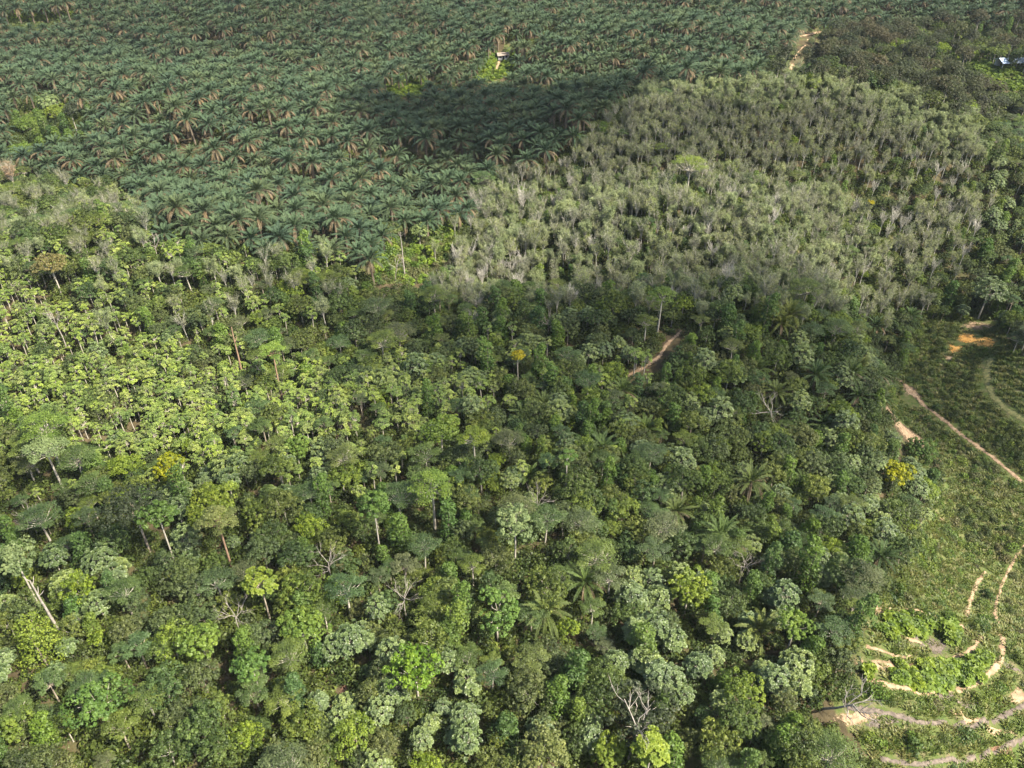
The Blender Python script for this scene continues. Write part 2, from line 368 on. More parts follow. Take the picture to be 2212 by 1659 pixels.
def t_shrub(seed, Rc=1.1, H=1.3, n=9, nlf=34, ls=.28, m='shrub'):
    rng = np.random.default_rng(seed); cr = MB()
    for d in fib(rng, n, 0):
        c = d*np.array([Rc*.62, Rc*.62, H*.6])*rng.uniform(.6, 1.1)
        clump(cr, rng, c, d, Rc*.42, nlf, ls, m, rng.uniform(.15, .85), .9)
    return {'crown': cr}
def t_tuft(seed, m='grass'):
    rng = np.random.default_rng(seed); cr = MB(); n = 60
    a = rng.uniform(0, 6.28, n); q = rng.uniform(0, .9, n)**.8; L = rng.uniform(.35, .75, n)
    b = np.stack([q*np.cos(a), q*np.sin(a), 0*q], 1); o = np.stack([np.cos(a+rng.normal(0, .8, n)), np.sin(a+rng.normal(0, .8, n)), 0*q], 1)
    w = np.cross(o, [0, 0, 1])*.07; tip = b+o*L[:, None]*.5+np.array([0, 0, 1])*L[:, None]*.7; mid = b+o*L[:, None]*.16+np.array([0, 0, 1])*L[:, None]*.45
    cr.add(np.stack([b-w, b+w, mid+w, mid-w], 1).reshape(-1, 3), np.arange(n*4).reshape(-1, 4), m, rng.uniform(0, 1, n))
    cr.add(np.stack([mid-w, mid+w, tip+w*.2, tip-w*.2], 1).reshape(-1, 3), np.arange(n*4).reshape(-1, 4), m, rng.uniform(0, 1, n))
    return {'crown': cr}

class Variant:
    """part meshes and the joined mesh of one grown plant"""
    def __init__(s, name, parts):
        s.parts = {k: v.mesh(name+'_'+k) for k, v in parts.items() if v.n}
        j = MB()
        for v in parts.values(): j.merge(v)
        s.joined = j.mesh(name)
        s.h = float(np.concatenate(j.v)[:, 2].max())
        s.r = float(np.abs(np.concatenate(j.v)[:, :2]).max())

def tag(o, label=None, cat=None, group=None, kind=None):
    if label: o['label'] = label
    if cat: o['category'] = cat
    if group: o['group'] = group
    if kind: o['kind'] = kind
    return o
def place(name, V, x, y, z, rz, sc, label, cat, group, parts=True, tilt=(0, 0), mats=None):
    if parts:
        r = bpy.data.objects.new(name, None); C.objects.link(r)
        for k, me in V.parts.items():
            c = bpy.data.objects.new(k, me); c.parent = r; C.objects.link(c)
    else:
        r = bpy.data.objects.new(name, V.joined); C.objects.link(r)
    r.location = (x, y, z); r.rotation_euler = (tilt[0], tilt[1], rz)
    r.scale = sc if hasattr(sc, '__len__') else (sc, sc, sc)
    return tag(r, label, cat, group)

def scatter_stuff(name, variants, pts, label, cat=None):
    """one object: instances of the variants on points (x, y, z, rot, scale, variant)"""
    pts = np.asarray(pts, float)
    if len(pts) == 0: return
    me = bpy.data.meshes.new(name); me.vertices.add(len(pts)); me.vertices.foreach_set("co", pts[:, :3].ravel())
    a = me.attributes.new("rot", 'FLOAT_VECTOR', 'POINT'); rv = np.zeros((len(pts), 3)); rv[:, 2] = pts[:, 3]; a.data.foreach_set("vector", rv.ravel())
    a = me.attributes.new("scl", 'FLOAT', 'POINT'); a.data.foreach_set("value", pts[:, 4].astype(np.float32))
    a = me.attributes.new("idx", 'INT', 'POINT'); a.data.foreach_set("value", pts[:, 5].astype(np.int32))
    o = bpy.data.objects.new(name, me); C.objects.link(o)
    ng = bpy.data.node_groups.new(name, 'GeometryNodeTree')
    ng.interface.new_socket("Geometry", in_out='INPUT', socket_type='NodeSocketGeometry')
    ng.interface.new_socket("Geometry", in_out='OUTPUT', socket_type='NodeSocketGeometry')
    gi = ng.nodes.new('NodeGroupInput'); go = ng.nodes.new('NodeGroupOutput'); L = ng.links.new
    gti = ng.nodes.new('GeometryNodeGeometryToInstance')
    for v in reversed(variants):                      # multi-input sockets list the last link first
        src = bpy.data.objects.new(name+"_source", v.joined)
        oi = ng.nodes.new('GeometryNodeObjectInfo'); oi.inputs['Object'].default_value = src; oi.inputs['As Instance'].default_value = True
        L(oi.outputs['Geometry'], gti.inputs[0])
    # separate instances for picking
    ng.nodes.remove(gti); jg = ng.nodes.new('GeometryNodeJoinGeometry')
    for n in [n for n in ng.nodes if n.bl_idname == 'GeometryNodeObjectInfo']: L(n.outputs['Geometry'], jg.inputs[0])
    ip = ng.nodes.new('GeometryNodeInstanceOnPoints'); L(gi.outputs[0], ip.inputs['Points']); L(jg.outputs[0], ip.inputs['Instance'])
    ip.inputs['Pick Instance'].default_value = True
    def att(nm, ty):
        n = ng.nodes.new('GeometryNodeInputNamedAttribute'); n.data_type = ty; n.inputs['Name'].default_value = nm; return n.outputs[0]
    L(att("idx", 'INT'), ip.inputs['Instance Index']); L(att("rot", 'FLOAT_VECTOR'), ip.inputs['Rotation']); L(att("scl", 'FLOAT'), ip.inputs['Scale'])
    L(ip.outputs[0], go.inputs[0])
    md = o.modifiers.new("scatter", 'NODES'); md.node_group = ng
    return tag(o, label, cat, None, 'stuff')

# ------------------------------------------------------------------ zones (outlines in picture coordinates, looked up on the ground)
Z = {
 'palm': [(-400,-400), (2700,-400), (2700,45), (2060,40), (1780,50), (1700,90), (1640,150), (1400,165), (1330,200), (1285,255), (1240,300), (1180,345), (1090,350), (1020,375), (1010,462), (840,472), (826,505), (800,575), (760,560), (700,515), (560,525), (330,478), (250,378), (60,352), (-500,340)],
 'rubber': [(1285,258), (1400,165), (1700,140), (1950,180), (2120,255), (2160,420), (2070,520), (2010,610), (1900,645), (1700,625), (1500,605), (1250,612), (1150,605), (930,595), (975,500), (1022,375), (1180,345)],
 'pale': [(930,598), (975,510), (1060,500), (1135,530), (1160,600), (1060,612)],
 'acacia': [(1640,150), (1700,90), (1780,50), (2060,38), (2230,60), (2500,60), (2500,215), (2212,205), (2120,252), (1950,190), (1750,150)],
 'clear': [(815,500), (840,474), (1010,462), (990,510), (940,605), (800,612), (790,580)],
 'young': [(-400,560), (60,560), (200,640), (420,740), (620,800), (900,770), (1060,800), (1080,850), (1000,900), (700,925), (600,960), (420,985), (180,960), (60,850), (-400,800)],
 'leftslope': [(-400,340), (60,352), (250,378), (330,478), (560,525), (700,520), (780,580), (700,640), (420,700), (200,640), (60,560), (-400,560)],
 'knoll': [(1330,790), (1480,690), (1640,665), (1800,690), (1950,770), (1930,900), (1830,1130), (1600,1190), (1400,1050), (1050,960), (1080,850), (1200,800)],
 'scrub': [(2010,640), (2080,655), (2140,690), (2212,720), (2900,700), (2900,2100), (1900,2100), (1900,1659), (1830,1560), (1790,1510), (1840,1470), (1870,1400), (1880,1300), (1960,1200), (2000,1120), (2040,1000), (1990,940), (1925,900), (1945,780), (1990,700)],
 'fern': [(1905,1335), (1960,1335), (2060,1350), (2075,1390), (2010,1402), (1950,1385), (1905,1362)],
 'fern2': [(1865,1420), (1960,1440), (2060,1440), (2140,1405), (2140,1440), (2100,1466), (2050,1484), (1960,1478), (1865,1460)],
 'thicket': [(1960,750), (2050,690), (2110,770), (2150,870), (2212,940), (2300,1010), (2212,1015), (2110,930), (2040,880)],
 'grassy': [(2120,790), (2212,760), (2900,760), (2900,960), (2212,930), (2150,870)],
 'darkwood': [(2060,430), (2160,420), (2600,430), (2600,715), (2212,718), (2140,680), (2080,650), (2060,560)],
 'farclump': [(15,215), (95,203), (190,222), (205,270), (150,290), (90,300), (40,330), (12,330)],
 'openstrip1': [(810,160), (915,165), (935,205), (850,205)],
 'openstrip2': [(1015,170), (1050,118), (1115,112), (1105,160), (1050,176)],
 'openleft': [(-100,25), (120,22), (225,5), (225,22), (150,38), (-100,55)],
 'openright': [(2020,92), (2060,92), (2180,108), (2212,118), (2300,120), (2300,215), (2140,185), (2090,135), (2000,110)],
 'lane': [(1725,68), (1785,62), (1775,100), (1755,125), (1740,155), (1690,165), (1675,145), (1710,118)],
 'redgap': [(725,1470), (755,1470), (755,1510), (730,1505)],
}
# bare ground, tracks: ribbons [(u, v)...], width in metres
TRACKS = [
 ("dirt_track", 'soil', [(1868,1468), (1900,1478), (1960,1490), (2020,1497), (2060,1495), (2110,1476), (2145,1450), (2163,1425), (2166,1400), (2158,1370)], 1.5),
 ("dirt_track", 'soil', [(1945,822), (1968,845), (2000,880), (2035,905), (2070,938), (2110,965), (2150,995), (2190,1028), (2240,1066)], 1.5),
 ("dirt_track", 'soil', [(2128,1235), (2110,1262), (2098,1290), (2085,1340)], 1.2),
 ("dirt_track", 'soil', [(1885,1350), (1930,1368), (1990,1392)], 1.3),
 ("dirt_track", 'soil', [(1475,715), (1440,745), (1425,770), (1395,795), (1355, 812)], 1.45),
 ("dirt_track", 'soil', [(880,474), (905,474), (935,466)], 1.6),
 ("dirt_track", 'soil', [(2120,100), (2160,108), (2215,118), (2300,135)], 2.2),
 ("dirt_track", 'soil', [(1072,150), (1078,135), (1084,122)], 1.6),
 ("dirt_track", 'soil', [(1725,80), (1750,75), (1775, 68)], 3.0),
 ("dirt_track", 'soil', [(1715,128), (1722,115), (1738,100), (1745, 85)], 1.4),
 ("dirt_track", 'soil', [(1868,1398), (1930,1418), (1990,1432), (2045,1430), (2095,1408), (2120,1375)], 1.1),
 ("dirt_track", 'greysoil', [(1830,1530), (1900,1540), (1980,1562), (2060,1575), (2130,1560), (2230,1515)], 1.3),
 ("dirt_track", 'soil', [(2240,1150), (2195,1200), (2165,1260), (2150,1310), (2160,1350)], .9),
 ("dirt_track", 'greysoil', [(1900,1640), (1980,1655), (2080,1650), (2160,1620), (2230,1590)], 1.1),
 ("grass_track", 'grassgnd', [(2140,775), (2130,810), (2140,850), (2165,880), (2200,905), (2260,940)], 2.5),
]
PATCHES = [
 ('soil', (1905,1318), 34, 16), ('soil', (1968,1320), 30, 7), ('soil', (1930,1440), 50, 16), ('greysoil', (2000,1398), 44, 12), ('soil', (2075,1360), 10, 14), ('soil', (1850,1552), 48, 18),
 ('greysoil', (1905,1562), 45, 12), ('soil', (2110,1560), 70, 12), ('soil', (1970,848), 18, 16), ('soil', (1950,925), 24, 24),
 ('soil', (2200,1505), 22, 22), ('orange', (2090,732), 34, 13), ('orange', (2064,755), 18, 13), ('orange', (2128,740), 36, 12), ('soil', (2050,775), 10, 8), ('soil', (2110,705), 50, 9), ('soil', (2200,728), 40, 5),
 ('redsoil', (105,1098), 14, 18), ('redsoil', (742,1490), 14, 14), ('redsoil', (950,462), 55, 5), ('soil', (1706,144), 14, 6), ('greysoil', (2060,1505), 60, 10),
 ('greysoil', (2080,1420), 26, 8), ('redsoil', (1985,1440), 22, 6), ('greysoil', (2180,1440), 20, 8), ('soil', (2030,1120), 14, 5), ('soil', (2120,1560), 26, 6), ('redsoil', (2160,1620), 30, 8),
]

# ------------------------------------------------------------------ ground sheet
def axis(lo, hi, dlo, dhi, step, far):
    a = list(np.arange(dlo, dhi+step/2, step)); s = step
    while a[-1] < hi: s = min(far, s*1.18); a.append(a[-1]+s)
    s = step
    while a[0] > lo: s = min(far, s*1.18); a.insert(0, a[0]-s)
    return np.array(a)
gx = axis(-1800, 1800, -190, 190, 1.25, 60); gy = axis(-60, 3000, 35, 380, 1.25, 60)
X, Y = np.meshgrid(gx, gy); Zg = height(X, Y)
nx, ny = len(gx), len(gy)
u_, v_, d_ = project(X, Y, Zg)
grass = np.full(X.shape, .12)
front = d_ > 5
for k, g in (('palm', .06), ('rubber', .12), ('scrub', .85), ('clear', .9), ('openstrip1', 1), ('openstrip2', 1), ('openleft', 1), ('openright', 1), ('lane', .1), ('farclump', .8)):
    grass[inpoly(Z[k], u_, v_) & front] = g
gm = bpy.data.meshes.new("ground")
ii = np.arange(ny*nx).reshape(ny, nx)
fq = np.stack([ii[:-1, :-1], ii[:-1, 1:], ii[1:, 1:], ii[1:, :-1]], -1).reshape(-1, 4)
gm.vertices.add(nx*ny); gm.vertices.foreach_set("co", np.stack([X, Y, Zg], -1).ravel())
gm.loops.add(len(fq)*4); gm.loops.foreach_set("vertex_index", fq.ravel())
gm.polygons.add(len(fq)); gm.polygons.foreach_set("loop_start", np.arange(len(fq))*4)
gm.polygons.foreach_set("use_smooth", np.ones(len(fq), bool))
at = gm.attributes.new("grass", 'FLOAT', 'POINT'); at.data.foreach_set("value", grass.ravel().astype(np.float32))
gm.update(calc_edges=True)
gmat = bpy.data.materials.new("ground"); gmat.use_nodes = True; t = gmat.node_tree; L = t.links.new
p = t.nodes["Principled BSDF"]; p.inputs["Roughness"].default_value = .95; p.inputs["Specular IOR Level"].default_value = .1
tc = nd(t, "ShaderNodeTexCoord")
n1 = nd(t, "ShaderNodeTexNoise"); n1.inputs["Scale"].default_value = .5; n1.inputs["Detail"].default_value = 9; n1.inputs["Roughness"].default_value = .7
n2 = nd(t, "ShaderNodeTexNoise"); n2.inputs["Scale"].default_value = .09; n2.inputs["Detail"].default_value = 5
L(tc.outputs["Object"], n1.inputs[0]); L(tc.outputs["Object"], n2.inputs[0])
soilr = ramp(t, [(.3, (.035,.028,.016)), (.55, (.060,.048,.026)), (.75, (.095,.070,.040))]); L(n1.outputs[0], soilr.inputs[0])
grr = ramp(t, [(.3, (.035,.055,.016)), (.45, (.060,.082,.022)), (.56, (.090,.095,.036)), (.68, (.13,.105,.062))]); L(n1.outputs[0], grr.inputs[0])
ga = nd(t, "ShaderNodeAttribute", attribute_name="grass")
ad = nd(t, "ShaderNodeMath", operation='ADD'); L(ga.outputs["Fac"], ad.inputs[0]); L(n2.outputs[0], ad.inputs[1])
gr2 = ramp(t, [(.62, (0,0,0)), (.85, (1,1,1))]); L(ad.outputs[0], gr2.inputs[0])
mx = nd(t, "ShaderNodeMixRGB"); L(gr2.outputs[0], mx.inputs[0]); L(soilr.outputs[0], mx.inputs[1]); L(grr.outputs[0], mx.inputs[2])
L(mx.outputs[0], p.inputs["Base Color"])
bp = nd(t, "ShaderNodeBump"); bp.inputs["Strength"].default_value = .8; bp.inputs["Distance"].default_value = .3; L(n1.outputs[0], bp.inputs["Height"]); L(bp.outputs[0], p.inputs["Normal"])
gm.materials.append(gmat)
go_ = bpy.data.objects.new("ground", gm); C.objects.link(go_); tag(go_, "hilly ground under the plantation and the forest", None, None, 'structure')
M['grassgnd'] = raggedmat("grass_track", (.09,.10,.035), (.16,.15,.06), 1.0)

rs = np.random.default_rng(5)
keepout = []                                   # (x, y, r) kept free of plants
def ribbon(name, m, pts, w):
    W = np.array([hit(*q) for q in pts]); seg = np.linalg.norm(np.diff(W, axis=0), axis=1); s = np.concatenate([[0], np.cumsum(seg)])
    n = max(6, int(s[-1]/.5)); k = np.linspace(0, s[-1], n); Px = np.interp(k, s, W[:, 0]); Py = np.interp(k, s, W[:, 1])
    ker = np.ones(5)/5
    if n > 12:
        Px[2:-2] = np.convolve(Px, ker, 'valid'); Py[2:-2] = np.convolve(Py, ker, 'valid')
    T = unit(np.gradient(np.stack([Px, Py], 1), axis=0)); N = np.stack([-T[:, 1], T[:, 0]], 1)
    mb = MB(); c = 13; e = np.linspace(-1, 1, c)
    wl = w*.55*(1+.2*np.sin(k*.9+rs.uniform(0, 6))+rs.normal(0, .1, n)); wr = w*.55*(1+.2*np.sin(k*1.1+rs.uniform(0, 6))+rs.normal(0, .1, n))
    V = []
    for q in e:
        off = np.where(q < 0, wl, wr)*q; x = Px+N[:, 0]*off; y = Py+N[:, 1]*off
        V.append(np.stack([x, y, height(x, y)+.13-.09*abs(q)], 1))
    V = np.stack(V, 1).reshape(-1, 3)
    f = [[i*c+j, i*c+j+1, (i+1)*c+j+1, (i+1)*c+j] for i in range(n-1) for j in range(c-1)]
    em = np.abs((e[:-1]+e[1:])/2); mb.add(V, f, m, np.tile(em, n-1), smooth=True); o = bpy.data.objects.new(name, mb.mesh(name)); C.objects.link(o)
    for i in range(0, n, 2): keepout.append((Px[i], Py[i], w*.5+.35))
    if 1.42 < w < 1.48:                     # the gully track keeps an open verge below it
        for i in range(0, n, 3): keepout.append((Px[i]*.98, Py[i]-4.0, 2.0))
    return tag(o, None, None, None, 'structure')
for nm, m, pts, w in TRACKS: ribbon(nm, m, pts, w)
def patch(m, c, ru, rv):
    cx, cy = hit(*c); ex, ey = hit(c[0]+ru, c[1]); fx, fy = hit(c[0], c[1]+rv); rx = max(.5, abs(ex-cx)); ry = max(.5, abs(fy-cy))
    n = 56; a = np.arange(n)*2*math.pi/n; ph = rs.uniform(0, 6, 5)
    q = 1+sum(.22/(i+1)*np.sin((i+2)*a+ph[i]) for i in range(5))+rs.normal(0, .05, n)
    rings = [0.02, .25, .45, .6, .7, .8, .9, 1.0]; V = []
    for k in rings:
        x = cx+rx*k*q*np.cos(a); y = cy+ry*k*q*np.sin(a); V.append(np.stack([x, y, height(x, y)+.11-.07*k], 1))
    V = np.concatenate(V); f = [[i*n+j, i*n+(j+1) % n, (i+1)*n+(j+1) % n, (i+1)*n+j] for i in range(7) for j in range(n)]
    mb = MB(); mb.add(V, f, m, np.repeat([(a_+b_)/2 for a_, b_ in zip(rings[:-1], rings[1:])], n), smooth=True); nm = {'orange': 'muddy_water', 'greysoil': 'withered_bracken', 'redsoil': 'red_soil'}.get(m, 'bare_soil')
    o = bpy.data.objects.new(nm, mb.mesh(nm)); C.objects.link(o); tag(o, None, None, None, 'structure')
    st = max(rx, ry)/3+.3
    for _ in range(14):
        aa = rs.uniform(0, 6.3); kk = math.sqrt(rs.uniform(0, .6)); keepout.append((cx+rx*kk*math.cos(aa), cy+ry*kk*math.sin(aa), min(rx, ry)*.4))
for m, c, ru, rv in PATCHES: patch(m, c, ru*1.3, rv*1.3)
for c in ((1968, 855), (1950, 935), (1935, 945)):
    a_ = hit(*c); keepout.append((a_[0]-1, a_[1]-2.5, 3.2))
KO = np.array(keepout)
def free(x, y, extra=0.0):
    ok = np.ones(len(x), bool)
    for a, b, r in KO: ok &= (x-a)**2+(y-b)**2 > (r+extra)**2
    return ok

# ------------------------------------------------------------------ grow the kinds
VAR = {
 'broad': [Variant("broadleaf", t_broad(100+i, H=h, Rc=r, nl=n, m='broad', bark=b, dome=d, lobe=lo)) for i, (h, r, n, b, d, lo) in enumerate([
     (9, 3.4, 6, 'bark', .72, .52), (10.5, 4.2, 8, 'palebark', .65, .46), (8, 2.8, 5, 'bark', .95, .5), (10, 3.8, 7, 'bark', .8, .42), (11, 3.2, 6, 'palebark', 1.2, .5), (8.5, 4.4, 9, 'bark', .6, .4), (7, 2.4, 5, 'bark', 1.0, .55), (12, 4.6, 9, 'palebark', .7, .4)])],
 'large': [Variant("large_leaved", t_large(200+i, H=h, Rc=r, nt=n, ls=l, dome=d)) for i, (h, r, n, l, d) in enumerate([
     (8.5, 3.0, 110, .56, .9), (9, 3.6, 150, .52, .8), (7.5, 2.4, 75, .62, 1.0), (10, 3.2, 120, .54, 1.15), (8, 2.8, 100, .50, .8)])],
 'young': [Variant("young_large_leaved", t_large(300+i, H=h, Rc=r, nt=n, ls=l, m='young', dome=d, nlv=7)) for i, (h, r, n, l, d) in enumerate([
     (6, .9, 13, .44, 1.1), (6.8, 1.2, 20, .42, 1.3), (4.6, .7, 9, .46, .9), (6.2, 1.5, 27, .4, .8), (7.6, 1.1, 20, .4, 1.8), (5.2, 1.6, 24, .42, .5), (7, 1.3, 22, .36, 1.5)])],
 'fine': [Variant("fine_leaved", t_fine(400+i, H=h, Rc=r, tiers=n, bark=b)) for i, (h, r, n, b) in enumerate([
     (10, 3.8, 18, 'palebark'), (8.5, 3.0, 13, 'bark'), (11.5, 4.6, 26, 'palebark'), (9.5, 3.4, 16, 'bark')])],
 'vine': [Variant("vine_draped", t_vine(500+i, H=h, Rc=r)) for i, (h, r) in enumerate([(9, 1.9), (7, 2.2), (11, 1.8)])],
 'rubber': [Variant("rubber", t_rubber(600+i, H=h, dens=d, nb=n)) for i, (h, d, n) in enumerate([
     (12, 1.0, 7), (11, .75, 6), (13, 1.3, 8), (10.5, .5, 6), (12, .9, 8), (11, 1.6, 7)])],
 'rubberleaf': [Variant("leafy_rubber", t_rubber(630+i, H=h, m='rubberleaf', dens=d, nb=n)) for i, (h, d, n) in enumerate([(12, 2.4, 7), (11, 2.8, 8), (10, 2.0, 7)])],
 'bare': [Variant("bare_rubber", t_rubber(650+i, H=h, dens=0, nb=n)) for i, (h, n) in enumerate([(13, 9), (12, 7), (14, 10)])],
 'acacia': [Variant("acacia", t_broad(700+i, H=h, Rc=r, nl=n-4, ncl=20, nlf=40, m='acacia', bark='palebark', dome=d, lobe=.5, spread=.5)) for i, (h, r, n, d) in enumerate([
     (14, 4.5, 8, .6), (15, 5.2, 9, .5), (12, 3.8, 7, .7), (16, 4.6, 8, .8)])],
 'dead': [Variant("dead", t_dead(800+i, H=h, spread=s)) for i, (h, s) in enumerate([(10, .5), (12, .8), (9, .35)])],
 'palm': [Variant("oil_palm", t_palm(900+i, H=h, nf=n, L=l, dry=d)) for i, (h, n, l, d) in enumerate([
     (6.0, 33, 4.7, .08), (7.0, 35, 5.0, .2), (4.8, 31, 4.4, .0), (8.2, 37, 4.8, .28), (6.8, 29, 5.1, .08), (5.8, 31, 4.8, .14), (3.8, 26, 3.9, .0)])],
 'wild': [Variant("wild_palm", t_palm(950+i, H=h, nf=n, L=l, m='wildpalm', dry=d)) for i, (h, n, l, d) in enumerate([
     (4.5, 30, 5.2, .1), (6, 34, 5.6, .2), (3.2, 24, 4.6, .0)])],
 'shrub': [Variant("shrub", t_shrub(1000+i, Rc=r, H=h, n=n)) for i, (r, h, n) in enumerate([(1.1, 1.2, 9), (.8, .9, 7), (1.5, 1.6, 13), (1.0, 1.8, 10)])],
 'fern': [Variant("fern_clump", t_large(1050+i, H=h, Rc=r, nt=n, ls=.8, m='fern', bark='bark', dome=.6, nlv=9)) for i, (r, h, n) in enumerate([(1.0, 1.3, 14), (1.3, 1.6, 20)])],
 'under': [Variant("undergrowth", t_shrub(1100+i, Rc=r, H=h, n=n, nlf=34, ls=.38, m='under')) for i, (r, h, n) in enumerate([(1.8, 2.8, 12), (2.2, 4.2, 15), (1.5, 1.8, 10), (2.0, 5.2, 16)])],
 'tuft': [Variant("tuft", t_tuft(1200+i)) for i in range(3)],
}
NAME = {'broad': ('broadleaf_tree', 'tree'), 'large': ('large_leaved_tree', 'tree'), 'young': ('young_tree', 'tree'), 'fine': ('feathery_tree', 'tree'),
        'vine': ('vine_draped_tree', 'tree'), 'rubber': ('rubber_tree', 'rubber tree'), 'rubberleaf': ('leafy_rubber_tree', 'rubber tree'), 'bare': ('leafless_tree', 'tree'), 'acacia': ('acacia_tree', 'tree'),
        'dead': ('dead_tree', 'dead tree'), 'palm': ('oil_palm', 'oil palm'), 'wild': ('wild_palm', 'palm'), 'shrub': ('shrub', 'shrub'), 'fern': ('fern_clump', 'fern')}

